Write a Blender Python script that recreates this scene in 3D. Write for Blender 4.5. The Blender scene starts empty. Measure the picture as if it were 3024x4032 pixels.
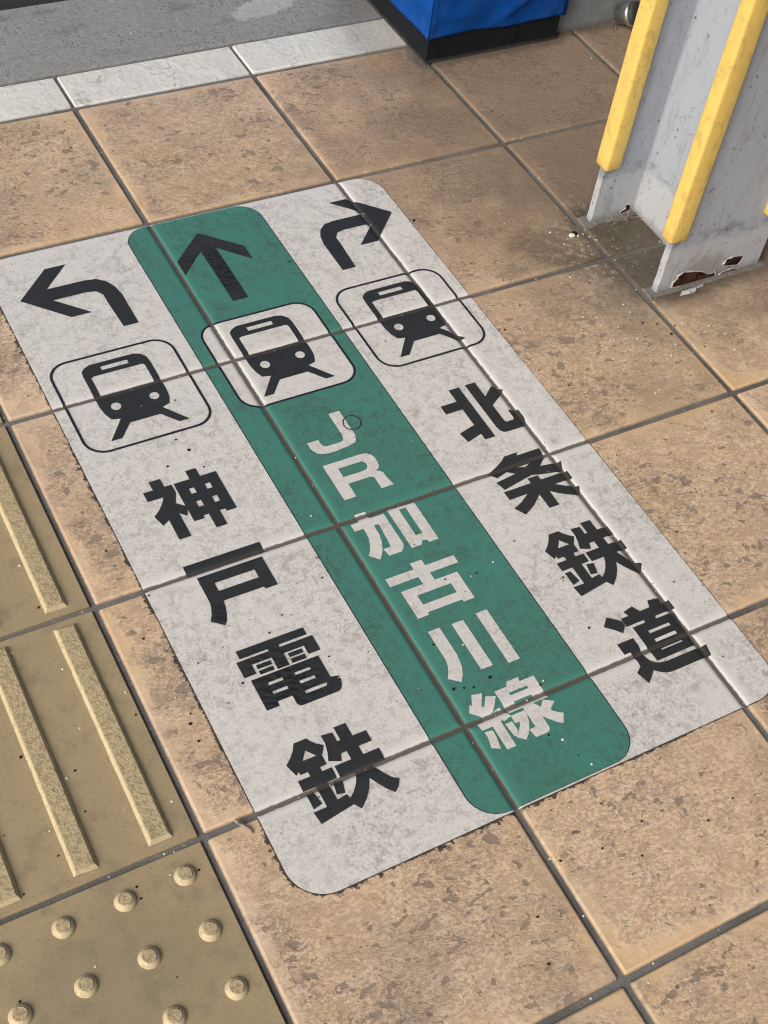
import bpy, bmesh, math, random, json
from mathutils import Vector, Matrix, noise as mnoise
from mathutils.geometry import tessellate_polygon
R = math.radians
random.seed(7)
scene = bpy.context.scene
col = scene.collection

# ------------------------------------------------------------------ camera
cam_d = bpy.data.cameras.new('camera')
cam = bpy.data.objects.new('camera', cam_d)
col.objects.link(cam)
Rw = [[0.876732, -0.467895, 0.111423], [-0.296136, -0.707659, -0.6415], [0.379004, 0.529427, -0.758988]]
Cpos = [-0.5413, -1.44398, 1.20512]
FPX = 5231.2
Mc = Matrix(((Rw[0][0], -Rw[1][0], -Rw[2][0]), (Rw[0][1], -Rw[1][1], -Rw[2][1]), (Rw[0][2], -Rw[1][2], -Rw[2][2])))
cam.matrix_world = Matrix.Translation(Cpos) @ Mc.to_4x4()
cam_d.sensor_fit = 'VERTICAL'
cam_d.sensor_height = 24.0
cam_d.lens = FPX / 4032.0 * 24.0
cam_d.clip_start = 0.05
cam_d.clip_end = 500
scene.camera = cam

# ------------------------------------------------------------------ sky, sun, exposure
SUN_EL, SUN_AZ = 37.0, 248.0          # degrees; azimuth measured clockwise from +Y, the light comes from left and near
world = bpy.data.worlds.new('World')
scene.world = world
world.use_nodes = True
wn = world.node_tree
bg = wn.nodes['Background']
sky = wn.nodes.new('ShaderNodeTexSky')
sky.sky_type = 'NISHITA'
sky.sun_disc = False
sky.sun_elevation = R(SUN_EL)
sky.sun_rotation = R(SUN_AZ)
sky.air_density = 0.7
sky.dust_density = 4.0
sky.ozone_density = 0.6
wn.links.new(sky.outputs[0], bg.inputs[0])
bg.inputs[1].default_value = 0.11
sun_d = bpy.data.lights.new('sun', 'SUN')
sun_d.energy = 1.5
sun_d.angle = R(38)
sun_d.color = (1.0, 0.985, 0.925)
sun = bpy.data.objects.new('sun', sun_d)
col.objects.link(sun)
dvec = Vector((math.sin(R(SUN_AZ)) * math.cos(R(SUN_EL)), math.cos(R(SUN_AZ)) * math.cos(R(SUN_EL)), math.sin(R(SUN_EL))))
sun.rotation_euler = dvec.to_track_quat('Z', 'Y').to_euler()
sun.location = dvec * 6
scene.view_settings.view_transform = 'Standard'
scene.view_settings.look = 'None'
scene.view_settings.gamma = 1
scene.view_settings.exposure = 0.42
scene.view_settings.use_curve_mapping = False
scene.cycles.max_bounces = 8
scene.cycles.filter_width = 1.1

# ------------------------------------------------------------------ object helpers
def tag(o, label=None, cat=None, group=None, kind=None):
    if label: o['label'] = label
    if cat: o['category'] = cat
    if group: o['group'] = group
    if kind: o['kind'] = kind
    return o

def empty(name, loc):
    o = bpy.data.objects.new(name, None)
    o.empty_display_size = 0.05
    col.objects.link(o)
    o.location = loc
    return o

def finish(name, bm, mat, parent=None, smooth=False, loc=None):
    me = bpy.data.meshes.new(name)
    bm.normal_update()
    bm.to_mesh(me)
    bm.free()
    return link(name, me, mat, parent, smooth, loc)

def link(name, me, mat, parent=None, smooth=False, loc=None):
    if not me.materials:
        me.materials.append(mat)
    if smooth:
        for p in me.polygons: p.use_smooth = True
    o = bpy.data.objects.new(name, me)
    col.objects.link(o)
    if parent:
        o.parent = parent
        if parent.type == 'EMPTY' or loc is None:
            # geometry is given in world space: undo the parent's shift
            o.location = Vector(loc or (0, 0, 0)) - abs_loc(parent)
        else:
            o.location = Vector(loc) - abs_loc(parent)
    elif loc:
        o.location = loc
    return o

def abs_loc(o):
    v = Vector((0, 0, 0))
    while o:
        v += o.location
        o = o.parent
    return v

def box(bm, x0, x1, y0, y1, z0, z1):
    r = bmesh.ops.create_cube(bm, size=1)
    for v in r['verts']:
        v.co = Vector((x0 + (v.co.x + .5) * (x1 - x0), y0 + (v.co.y + .5) * (y1 - y0), z0 + (v.co.z + .5) * (z1 - z0)))
    return r['verts']

def bevel(bm, w, seg=2, edges=None):
    bmesh.ops.bevel(bm, geom=edges or bm.edges[:], offset=w, segments=seg, profile=0.5, affect='EDGES', clamp_overlap=True)

def tube(bm, pts, r, sides=8, r1=None):
    rings = []
    n = len(pts)
    for i, p in enumerate(pts):
        p = Vector(p)
        t = (Vector(pts[min(i + 1, n - 1)]) - Vector(pts[max(i - 1, 0)])).normalized()
        a = t.orthogonal().normalized()
        b = t.cross(a)
        rr = r if r1 is None else r + (r1 - r) * i / (n - 1)
        rings.append([bm.verts.new(p + (a * math.cos(2 * math.pi * k / sides) + b * math.sin(2 * math.pi * k / sides)) * rr) for k in range(sides)])
    for i in range(n - 1):
        for k in range(sides):
            bm.faces.new((rings[i][k], rings[i][(k + 1) % sides], rings[i + 1][(k + 1) % sides], rings[i + 1][k]))
    bm.faces.new(rings[0][::-1])
    bm.faces.new(rings[-1])

# ------------------------------------------------------------------ material helper
class NT:
    def __init__(s, name, rough=0.8, spec=0.3):
        s.m = bpy.data.materials.new(name)
        s.m.use_nodes = True
        s.t = s.m.node_tree
        s.b = s.t.nodes['Principled BSDF']
        s.b.inputs['Roughness'].default_value = rough
        s.b.inputs['Specular IOR Level'].default_value = spec
    def n(s, typ, **kw):
        nd = s.t.nodes.new('ShaderNode' + typ)
        for k, v in kw.items(): setattr(nd, k, v)
        return nd
    def put(s, sock, v):
        if hasattr(v, 'is_output') or hasattr(v, 'links'): s.t.links.new(v, sock)
        elif isinstance(v, (tuple, list)) and len(v) == 3 and sock.type == 'RGBA': sock.default_value = (*v, 1)
        else: sock.default_value = v
    def math(s, op, a, b=None, c=None, clamp=False):
        nd = s.n('Math', operation=op)
        nd.use_clamp = clamp
        s.put(nd.inputs[0], a)
        if b is not None: s.put(nd.inputs[1], b)
        if c is not None: s.put(nd.inputs[2], c)
        return nd.outputs[0]
    def vmath(s, op, a, b=None):
        nd = s.n('VectorMath', operation=op)
        s.put(nd.inputs[0], a)
        if b is not None: s.put(nd.inputs[1], b)
        return nd.outputs['Value'] if op == 'LENGTH' else nd.outputs[0]
    def sep(s, v):
        nd = s.n('SeparateXYZ'); s.put(nd.inputs[0], v); return nd.outputs
    def comb(s, x, y, z):
        nd = s.n('CombineXYZ')
        for i, v in enumerate((x, y, z)): s.put(nd.inputs[i], v)
        return nd.outputs[0]
    def mix(s, f, a, b, mode='MIX'):
        nd = s.n('Mix', data_type='RGBA', blend_type=mode)
        s.put(nd.inputs[0], f); s.put(nd.inputs[6], a); s.put(nd.inputs[7], b)
        return nd.outputs[2]
    def step(s, v, a, b, lo=0.0, hi=1.0):
        nd = s.n('MapRange', interpolation_type='SMOOTHSTEP')
        s.put(nd.inputs[0], v)
        for i, q in enumerate((a, b, lo, hi)): s.put(nd.inputs[i + 1], q)
        return nd.outputs[0]
    def noise(s, v, scale, detail=3, rough=.55, dist=0.0, w=None, out=0):
        nd = s.n('TexNoise')
        if w is not None:
            nd.noise_dimensions = '4D'; s.put(nd.inputs['W'], w)
        s.put(nd.inputs['Vector'], v)
        nd.inputs['Scale'].default_value = scale; nd.inputs['Detail'].default_value = detail
        nd.inputs['Roughness'].default_value = rough; nd.inputs['Distortion'].default_value = dist
        return nd.outputs[out]
    def voro(s, v, scale, feat='F1', rand=1.0, out='Distance'):
        nd = s.n('TexVoronoi', feature=feat)
        s.put(nd.inputs['Vector'], v)
        nd.inputs['Scale'].default_value = scale; nd.inputs['Randomness'].default_value = rand
        return nd.outputs[out]
    def pos(s): return s.n('NewGeometry').outputs['Position']
    def obj(s): return s.n('TexCoord').outputs['Object']
    def rnd(s): return s.n('ObjectInfo').outputs['Random']
    def scale(s, v, x, y, z): return s.vmath('MULTIPLY', v, (x, y, z))
    def bump(s, h, strength=.4, dist=.002, prev=None):
        nd = s.n('Bump')
        nd.inputs['Strength'].default_value = strength; nd.inputs['Distance'].default_value = dist
        s.put(nd.inputs['Height'], h)
        if prev is not None: s.put(nd.inputs['Normal'], prev)
        return nd.outputs[0]
    def out(s, colr, rough=None, normal=None):
        s.put(s.b.inputs['Base Color'], colr)
        if rough is not None: s.put(s.b.inputs['Roughness'], rough)
        if normal is not None: s.put(s.b.inputs['Normal'], normal)
        return s.m

PITCH = 0.3
def joint_dist(N, p):
    x, y, z = N.sep(p)
    dx = N.math('PINGPONG', x, PITCH / 2)
    dy = N.math('PINGPONG', y, PITCH / 2)
    return N.math('MINIMUM', dx, dy)

def rrect_sdf(N, p, cx, cy, hx, hy, r):
    x, y, z = N.sep(p)
    qx = N.math('SUBTRACT', N.math('ABSOLUTE', N.math('SUBTRACT', x, cx)), hx - r)
    qy = N.math('SUBTRACT', N.math('ABSOLUTE', N.math('SUBTRACT', y, cy)), hy - r)
    o = N.vmath('LENGTH', N.comb(N.math('MAXIMUM', qx, 0.0), N.math('MAXIMUM', qy, 0.0), 0.0))
    i = N.math('MINIMUM', N.math('MAXIMUM', qx, qy), 0.0)
    return N.math('SUBTRACT', N.math('ADD', o, i), r)

def blob(N, p, cx, cy, rad, wob=0.5):
    d = N.vmath('LENGTH', N.vmath('SUBTRACT', p, (cx, cy, 0.0)))
    nz = N.math('MULTIPLY', N.math('SUBTRACT', N.noise(p, 14, 4), .5), rad * 2 * wob)
    return N.step(N.math('ADD', d, nz), rad * .45, rad * 1.1, 1.0, 0.0)

SIGN = dict(x0=-.2420, x1=.3592, y0=-1.0062, y1=-.0042, r=.040)
SCX, SCY = (SIGN['x0'] + SIGN['x1']) / 2, (SIGN['y0'] + SIGN['y1']) / 2
SHX, SHY = (SIGN['x1'] - SIGN['x0']) / 2, (SIGN['y1'] - SIGN['y0']) / 2

def make_tile_mat():
    N = NT('cleft_orange_tile', .55, .35)
    p, o, rn = N.pos(), N.obj(), N.rnd()
    w = N.math('MULTIPLY', rn, 37.0)
    ox, oy, oz = N.sep(o)
    e = N.math('SUBTRACT', .1465, N.math('MAXIMUM', N.math('ABSOLUTE', ox), N.math('ABSOLUTE', oy)))
    ed = N.math('ADD', e, N.math('MULTIPLY', N.math('SUBTRACT', N.noise(o, 19, 4, .6, w=w), .5), .075))
    # cleft relief: flakes stretched along x, gathered in patches
    st = N.scale(o, 1.0, 1.5, 1.0)
    wob = N.vmath('ADD', st, N.scale(N.vmath('SUBTRACT', N.noise(o, 26, 3, w=w, out=1), (.5, .5, .5)), .022, .016, .0))
    h1 = N.noise(wob, 58, 4, .58, .35, w=w)
    h2 = N.noise(wob, 150, 3, .58, .25, w=w)
    h3 = N.noise(st, 17, 4, .6, .8, w=w)
    h4 = N.noise(st, 300, 2, .6, .2, w=w)
    patch = N.step(N.noise(o, 9.5, 3, w=w), .36, .66)
    inner = N.step(ed, -.004, .022)
    thr = N.math('SUBTRACT', N.math('ADD', .424, N.math('MULTIPLY', rn, .034)), N.math('MULTIPLY', N.math('SUBTRACT', 1.0, patch), .085))
    pit = N.math('MULTIPLY', N.step(N.math('SUBTRACT', thr, h1), -.008, .018), inner)
    pit2 = N.math('MULTIPLY', N.step(N.math('SUBTRACT', N.math('ADD', thr, .035), h2), -.015, .03), N.math('MULTIPLY', inner, N.math('ADD', N.math('MULTIPLY', patch, .6), .35)))
    pit3 = N.math('MULTIPLY', N.step(N.math('SUBTRACT', N.math('ADD', thr, .055), h4), -.02, .04), N.math('MULTIPLY', inner, N.math('ADD', N.math('MULTIPLY', patch, .4), .4)))
    ridge = N.math('MULTIPLY', N.step(N.math('ABSOLUTE', N.math('SUBTRACT', N.noise(wob, 21, 5, .6, 1.2, w=w), .5)), .014, .0), inner)
    ridge = N.math('MULTIPLY', ridge, N.step(N.noise(o, 15, 2, w=w), .48, .62))
    grime = N.math('MAXIMUM', N.math('MAXIMUM', pit, N.math('MULTIPLY', pit2, .72)), N.math('MAXIMUM', N.math('MULTIPLY', ridge, .65), N.math('MULTIPLY', pit3, .50)))
    # glaze colour
    base = N.mix(N.step(N.noise(o, 6, 3, w=w), .35, .65), (.745, .545, .35), (.71, .53, .38))
    base = N.mix(N.step(N.noise(o, 30, 5, .7, w=w), .40, .66, 0, .65), base, (.77, .61, .46))
    mt = N.math('ADD', N.math('MULTIPLY', N.noise(st, 165, 4, .70, .2, w=w), .7), N.math('MULTIPLY', N.noise(st, 42, 3, .6, w=w), .3))
    base = N.mix(N.math('MULTIPLY', N.step(mt, .545, .475), N.math('MULTIPLY', inner, .58)), base, (.43, .295, .19))
    base = N.mix(N.math('MULTIPLY', N.step(mt, .55, .60), .35), base, (.74, .58, .43))
    base = N.mix(N.math('MULTIPLY', N.step(ed, -.016, .024, .80, 0.0), N.step(N.noise(o, 5, 2, w=w), .38, .60, .15, 1.0)), base, (.66, .445, .225))
    base = N.mix(N.math('MULTIPLY', N.math('SUBTRACT', rn, .45), .5, clamp=True), base, (.64, .445, .265))
    gcol = N.mix(N.noise(o, 120, 3), (.19, .150, .118), (.275, .228, .185))
    c = N.mix(N.math('MULTIPLY', grime, .88), base, gcol)
    # deeper chips hold nearly black soil
    chip = N.math('MULTIPLY', N.step(N.noise(N.vmath('ADD', st, (4.0, 2.0, 0.0)), 78, 3, .5, .15, w=w), .345, .315), N.math('MULTIPLY', inner, N.step(N.noise(o, 8, 2, w=N.math('ADD', w, 3.0)), .42, .58)))
    c = N.mix(N.math('MULTIPLY', chip, .85), c, (.125, .105, .09))
    # foot dirt: each tile has its own share
    own = N.math('MULTIPLY', N.math('FRACT', N.math('MULTIPLY', rn, 17.3)), N.step(N.noise(o, 7, 4, .6, w=w), .30, .62))
    c = N.mix(N.math('MULTIPLY', own, .24), c, (.285, .195, .120))
    own2 = N.math('MULTIPLY', N.math('FRACT', N.math('MULTIPLY', rn, 41.7)), N.step(N.noise(o, 11, 4, .6, w=N.math('ADD', w, 9.0)), .46, .64))
    c = N.mix(N.math('MULTIPLY', own2, .32), c, (.28, .22, .17))
    film = N.step(N.noise(p, 4.5, 5, .6), .42, .70, 0, .30)
    c = N.mix(film, c, (.32, .235, .16))
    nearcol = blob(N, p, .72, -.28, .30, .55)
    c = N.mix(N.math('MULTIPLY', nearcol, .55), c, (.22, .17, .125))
    c = N.mix(N.math('MULTIPLY', blob(N, p, .88, .06, .58, .35), .74), c, (.20, .148, .108))  # right-side shade painted into the tile colour, together with some dirt
    c = N.mix(N.math('MULTIPLY', blob(N, p, .52, -.10, .34, .4), .36), c, (.26, .185, .125))  # softer blob carrying the same painted shade and dirt toward the sign
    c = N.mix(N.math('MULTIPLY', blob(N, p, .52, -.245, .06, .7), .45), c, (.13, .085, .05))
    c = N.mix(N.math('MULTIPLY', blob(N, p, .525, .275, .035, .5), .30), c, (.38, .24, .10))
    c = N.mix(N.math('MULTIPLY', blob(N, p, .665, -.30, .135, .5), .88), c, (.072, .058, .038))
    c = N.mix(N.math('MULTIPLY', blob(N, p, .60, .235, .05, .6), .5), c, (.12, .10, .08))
    # whitish mortar residue by the post
    res = N.math('MULTIPLY', blob(N, p, .59, -.27, .12, .9), N.step(N.noise(p, 80, 5, .7), .50, .64, 0, .55))
    c = N.mix(res, c, (.45, .42, .37))
    # grime gathered against the edge of the floor sign
    sd = rrect_sdf(N, p, SCX, SCY, SHX, SHY, SIGN['r'])
    fx = N.step(N.sep(p)[0], .12, .30, 1.0, .15)
    fq = N.step(N.noise(p, 13, 3, .6), .36, .60, .15, 1.0)
    fr = N.math('SUBTRACT', sd, N.math('MULTIPLY', N.math('MULTIPLY', N.step(N.noise(p, 105, 5, .8), .40, .70), .0080), N.math('MULTIPLY', fq, fx)))
    c = N.mix(N.step(fr, .0004, .0017, .92, 0.0), c, (.028, .026, .024))
    # painted contact shade mixed with packed dirt along the cabinet, post and wall
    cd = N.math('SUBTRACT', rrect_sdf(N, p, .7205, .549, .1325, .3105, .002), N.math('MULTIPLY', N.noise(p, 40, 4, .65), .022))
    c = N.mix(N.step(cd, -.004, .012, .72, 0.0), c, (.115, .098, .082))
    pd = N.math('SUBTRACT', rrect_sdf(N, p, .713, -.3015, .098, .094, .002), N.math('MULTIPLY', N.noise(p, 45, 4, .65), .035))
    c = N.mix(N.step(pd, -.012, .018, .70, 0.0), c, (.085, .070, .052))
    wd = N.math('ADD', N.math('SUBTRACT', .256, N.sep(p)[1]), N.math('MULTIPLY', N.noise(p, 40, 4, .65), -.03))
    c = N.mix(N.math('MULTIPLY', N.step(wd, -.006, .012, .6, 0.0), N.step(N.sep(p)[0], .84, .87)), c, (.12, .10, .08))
    # speckle
    sp = N.step(N.voro(p, 95), .03, .075, .65, 0.0)
    c = N.mix(N.math('MULTIPLY', sp, N.step(N.noise(p, 30, 2), .5, .6)), c, (.09, .07, .06))
    chipn = N.math('MULTIPLY', N.step(N.noise(p, 90, 4, .7), .60, .66), N.step(e, .0045, .0015))
    c = N.mix(N.math('MULTIPLY', chipn, .8), c, (.66, .56, .44))
    # soil along the joints
    jd = joint_dist(N, p)
    c = N.mix(N.step(N.math('ADD', jd, N.math('MULTIPLY', N.noise(p, 160, 3), .003)), .0044, .0078, .62, 0.0), c, (.14, .108, .072))
    hgt = N.math('ADD', N.math('MULTIPLY', h3, .9), N.math('MULTIPLY', h1, .5))
    hgt = N.math('SUBTRACT', hgt, N.math('MULTIPLY', grime, .22))
    hgt = N.math('ADD', hgt, N.math('MULTIPLY', h2, .14))
    nr = N.bump(N.math('MULTIPLY', hgt, N.step(ed, -.004, .02, .45, 1.0)), .70, .0032)
    ro = N.math('ADD', .40, N.math('MULTIPLY', grime, .35))
    return N.out(c, ro, nr)

def make_border_mat():
    N = NT('white_riven_tile', .6, .35)
    p, o, rn = N.pos(), N.obj(), N.rnd()
    w = N.math('MULTIPLY', rn, 23.0)
    wob = N.vmath('ADD', o, N.scale(N.vmath('SUBTRACT', N.noise(o, 30, 3, w=w, out=1), (.5, .5, .5)), .04, .04, 0))
    h = N.noise(wob, 15, 4, .52, .6, w=w)
    ridge = N.step(N.math('ABSOLUTE', N.math('SUBTRACT', h, .5)), .022, .0)
    c = N.mix(N.noise(o, 18, 4, w=w), (.72, .725, .67), (.64, .645, .60))
    c = N.mix(N.step(N.noise(o, 60, 5, .7, w=w), .52, .72, 0, .5), c, (.40, .40, .36))
    c = N.mix(N.math('MULTIPLY', ridge, N.step(N.noise(o, 26, 2, w=w), .45, .6, 0, .60)), c, (.30, .30, .25))
    c = N.mix(N.math('MULTIPLY', blob(N, p, .60, .33, .16, .4), .55), c, (.27, .255, .22))
    c = N.mix(N.step(N.voro(p, 90), .03, .07, .5, 0.0), c, (.25, .24, .22))
    nr = N.bump(N.math('ADD', h, N.math('MULTIPLY', N.noise(o, 110, 3), .25)), .8, .0050)
    return N.out(c, .58, nr)

def make_grout_mat():
    N = NT('grey_grout', .95, .1)
    p = N.pos()
    c = N.mix(N.noise(p, 60, 4, .7), (.11, .108, .104), (.24, .235, .225))
    c = N.mix(N.step(N.voro(p, 320), .05, .16, .5, 0.0), c, (.30, .29, .27))
    c = N.mix(N.step(N.noise(p, 6, 3), .45, .66, 0, .55), c, (.075, .07, .066))
    return N.out(c, .95, N.bump(N.noise(p, 500, 3), .7, .0015))

def make_concrete_mat():
    N = NT('stained_concrete', .85, .25)
    p = N.pos()
    c = N.mix(N.noise(p, 5, 5, .6), (.315, .32, .31), (.225, .23, .223))
    c = N.mix(N.step(N.noise(p, 70, 5, .7), .44, .68, 0, .6), c, (.345, .35, .345))
    c = N.mix(N.step(N.noise(p, 300, 2, .6), .52, .68, 0, .55), c, (.14, .138, .135))
    pits = N.math('MULTIPLY', N.step(N.voro(p, 120), .13, .24, 1, 0.0), N.step(N.noise(N.scale(p, 1, 1.3, 1), 9, 3), .46, .56))
    c = N.mix(N.math('MULTIPLY', pits, .75), c, (.075, .073, .07))
    c = N.mix(N.step(N.noise(N.scale(p, 1, 3, 1), 9, 3), .56, .7, 0, .55), c, (.15, .148, .145))
    x, y, z = N.sep(p)
    sq = N.comb(N.math('MULTIPLY', N.math('SUBTRACT', x, .405), .46), N.math('SUBTRACT', N.math('SUBTRACT', y, .487), N.math('MULTIPLY', N.math('SUBTRACT', x, .405), .22)), 0.0)
    sm = N.step(N.math('ADD', N.vmath('LENGTH', sq), N.math('MULTIPLY', N.math('SUBTRACT', N.noise(p, 30, 5, .65), .5), .030)), .024, .031, 1, 0.0)
    c = N.mix(N.math('MULTIPLY', sm, .75), c, N.mix(N.noise(p, 60, 4), (.36, .38, .375), (.52, .54, .53)))
    c = N.mix(N.step(N.noise(p, 150, 4, .8), .55, .68, 0, .6), c, (.12, .118, .113))
    c = N.mix(N.step(N.noise(N.vmath('ADD', p, (5, 3, 0)), 130, 4, .8), .57, .70, 0, .5), c, (.42, .425, .41))
    ck = N.math('MULTIPLY', N.step(N.math('ABSOLUTE', N.math('SUBTRACT', N.noise(p, 7, 5, .6, .4), .5)), .004, .0), N.step(N.noise(p, 4, 2), .52, .60))
    c = N.mix(N.math('MULTIPLY', ck, .7), c, (.07, .07, .068))
    c = N.mix(N.step(N.math('ADD', y, N.math('MULTIPLY', N.noise(p, 40, 3), .012)), .394, .408, .75, 0.0), c, (.11, .105, .10))
    c = N.mix(N.math('MULTIPLY', blob(N, p, .60, .42, .14, .4), .5), c, (.12, .118, .115))
    h = N.math('SUBTRACT', N.noise(p, 90, 4, .7), N.math('MULTIPLY', pits, .8))
    return N.out(c, .85, N.bump(h, .5, .0025))

def make_tactile_mat(dome=False):
    N = NT('khaki_tactile_' + ('dome' if dome else 'tile'), .6, .35)
    p, rn = N.pos(), N.rnd()
    x, y, z = N.sep(p)
    a, b = (((.60, .495, .305), (.53, .43, .255)) if dome else ((.40, .315, .185), (.335, .262, .155)))
    c = N.mix(N.noise(p, 9, 4), a, b)
    c = N.mix(N.step(N.noise(p, 34, 5, .65), .47, .72, 0, .6), c, (.225, .185, .125) if not dome else (.48, .39, .23))
    c = N.mix(N.step(N.noise(p, 240, 2, .6), .55, .72, 0, .4), c, (.19, .155, .10))
    if dome:
        # embossed worm pattern on the worn tops, dirt in its valleys
        wv = N.vmath('ADD', p, N.scale(N.vmath('SUBTRACT', N.noise(p, 330, 2, out=1), (.5, .5, .5)), .004, .004, 0))
        worm = N.noise(wv, 250, 2, .5, .6)
        top = N.step(z, .0046, .0051)
        c = N.mix(N.math('MULTIPLY', top, .62), c, (.42, .335, .195))
        c = N.mix(N.step(N.math('SUBTRACT', z, N.math('MULTIPLY', N.step(N.noise(p, 40, 3, .6), .42, .7), .0006)), -.0002, .0007, .75, 0.0), c, (.085, .068, .05))
        valley = N.math('MULTIPLY', N.step(worm, .50, .40), top)
        c = N.mix(N.math('MULTIPLY', valley, .58), c, (.26, .205, .115))
        nr = N.bump(N.math('MULTIPLY', worm, N.math('ADD', N.math('MULTIPLY', top, .9), .1)), .8, .0016)
    else:
        c = N.mix(N.step(joint_dist(N, p), .004, .0105, .0, 0.0), c, c)
        c = N.mix(N.step(N.voro(p, 70), .02, .05, .8, 0.0), c, (.07, .055, .04))
        gr = blob(N, p, -.42, -1.02, .11, .9)
        c = N.mix(N.math('MULTIPLY', gr, .35), c, (.20, .175, .125))
        nr = N.bump(N.noise(p, 260, 3), .25, .001)
    return N.out(c, N.math('ADD', .52, N.math('MULTIPLY', N.noise(p, 50, 2), .2)), nr)

def vinyl(name, colr, film, fresh, filmamt, groove, gamt, rough=.5, spec=.35, fleck=(.2, .19, .18), flk=.5):
    """adhesive floor film: colour, worn dirt film in the open field, cleaner rim beside the joints, soil packed in the joints"""
    N = NT(name, rough, spec)
    p = N.pos()
    jd = joint_dist(N, p)
    jn = N.math('ADD', jd, N.math('MULTIPLY', N.math('SUBTRACT', N.noise(p, 120, 4, .65), .5), .0030))
    field = N.step(N.math('ADD', jd, N.math('MULTIPLY', N.math('SUBTRACT', N.noise(p, 60, 3), .5), .016)), .005, .019, .10, 1.0)
    c = N.mix(N.noise(p, 12, 3), colr, fresh)
    d1 = N.math('ADD', N.step(N.noise(p, 80, 6, .78, .4), .46, .64, 0, .6), N.step(N.noise(p, 290, 4, .75), .46, .62, 0, .45))
    d2 = N.step(N.noise(p, 9, 5, .65), .34, .66, .40, 1.0)
    c = N.mix(N.math('MULTIPLY', N.math('MULTIPLY', d1, d2), N.math('MULTIPLY', field, filmamt)), c, film)
    st = N.step(N.noise(N.scale(p, 1.0, 1.0, 1.0), 170, 5, .75, .8), .57, .70, 0, flk)
    c = N.mix(N.math('MULTIPLY', st, field), c, fleck)
    sm1 = N.math('MULTIPLY', N.step(N.noise(p, 38, 6, .75, .5), .52, .68), N.step(N.noise(p, 5.5, 4, .6), .38, .58, .25, 1.0))
    c = N.mix(N.math('MULTIPLY', N.math('MULTIPLY', sm1, field), .50), c, film)
    rx, ry, rz_ = N.sep(p)
    sv = N.comb(N.math('ADD', N.math('MULTIPLY', rx, 1.0), N.math('MULTIPLY', ry, .35)), N.math('MULTIPLY', N.math('SUBTRACT', ry, N.math('MULTIPLY', rx, .35)), 5.0), 0.0)
    sc = N.math('MULTIPLY', N.step(N.noise(sv, 45, 4, .7), .60, .72), N.step(N.noise(p, 14, 3), .50, .64))
    c = N.mix(N.math('MULTIPLY', sc, .38), c, fleck)
    sp = N.math('MULTIPLY', N.step(N.voro(p, 85), .05, .12, 1, 0.0), N.step(N.noise(p, 21, 2), .49, .57))
    c = N.mix(N.math('MULTIPLY', sp, .75), c, N.mix(.5, fleck, (.05, .045, .04)))
    lt = N.math('MULTIPLY', N.step(N.voro(N.vmath('ADD', p, (3.1, 1.7, 0)), 60), .02, .05, 1, 0.0), N.step(N.noise(p, 17, 2), .55, .62))
    c = N.mix(N.math('MULTIPLY', lt, .6), c, (.52, .51, .48))
    g = N.step(jn, .0019, .0037, 1.0, 0.0)
    gc = N.mix(N.noise(p, 140, 4, .7), groove, tuple(v * 1.7 for v in groove))
    c = N.mix(N.math('MULTIPLY', g, gamt), c, gc)
    if name == 'black_vinyl':
        x, y, z = N.sep(p)
        wv = N.math('SINE', N.math('ADD', N.math('ADD', N.math('MULTIPLY', x, 330.0), N.math('MULTIPLY', y, 640.0)), N.math('MULTIPLY', N.noise(p, 40, 4, .7), 26.0)))
        tz = N.math('MAXIMUM', blob(N, p, -.150, -.765, .055, .7), N.math('MAXIMUM', blob(N, p, -.168, -.668, .022, .4), blob(N, p, .058, -.13, .06, .8)))
        c = N.mix(N.math('MULTIPLY', N.math('MULTIPLY', tz, N.step(wv, -.1, .4)), .7), c, (.008, .008, .010))
    h = N.math('ADD', N.math('MULTIPLY', N.noise(p, 60, 4, .6), .6), N.math('MULTIPLY', N.noise(p, 260, 2), .12))
    nr = N.bump(h, .30, .0022)
    return N.out(c, N.math('ADD', rough - .08, N.math('MULTIPLY', N.noise(p, 70, 4), .25)), nr)

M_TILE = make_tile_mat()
M_BORDER = make_border_mat()
M_GROUT = make_grout_mat()
M_CONC = make_concrete_mat()
M_TACT = make_tactile_mat(False)
M_TDOME = make_tactile_mat(True)
M_WHITE = vinyl('white_vinyl', (.67, .663, .632), (.30, .285, .262), (.70, .69, .66), .92, (.085, .075, .065), .95, fleck=(.27, .255, .24))
M_GREEN = vinyl('green_vinyl', (.066, .190, .155), (.062, .098, .084), (.060, .255, .205), .95, (.075, .058, .048), .95, fleck=(.05, .13, .10), flk=.6)
M_BLACK = vinyl('black_vinyl', (.030, .033, .036), (.042, .045, .047), (.022, .024, .027), .8, (.050, .045, .040), .70, fleck=(.06, .06, .06), flk=.5)
M_LETTER = vinyl('white_letter_vinyl', (.66, .645, .61), (.38, .36, .335), (.68, .67, .64), .85, (.085, .075, .065), .95, fleck=(.29, .275, .26))
M_LINE = vinyl('dark_line_vinyl', (.020, .022, .034), (.03, .03, .04), (.02, .02, .03), .6, (.06, .055, .05), .8, fleck=(.05, .05, .06))

# ------------------------------------------------------------------ setting: ground, joints, slab, road
def sheet(name, x0, x1, y0, y1, z, mat, nx=1, ny=1):
    bm = bmesh.new()
    vs = [[bm.verts.new((x0 + (x1 - x0) * i / nx, y0 + (y1 - y0) * j / ny, z)) for i in range(nx + 1)] for j in range(ny + 1)]
    for j in range(ny):
        for i in range(nx):
            bm.faces.new((vs[j][i], vs[j][i + 1], vs[j + 1][i + 1], vs[j + 1][i]))
    return finish(name, bm, mat)

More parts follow.
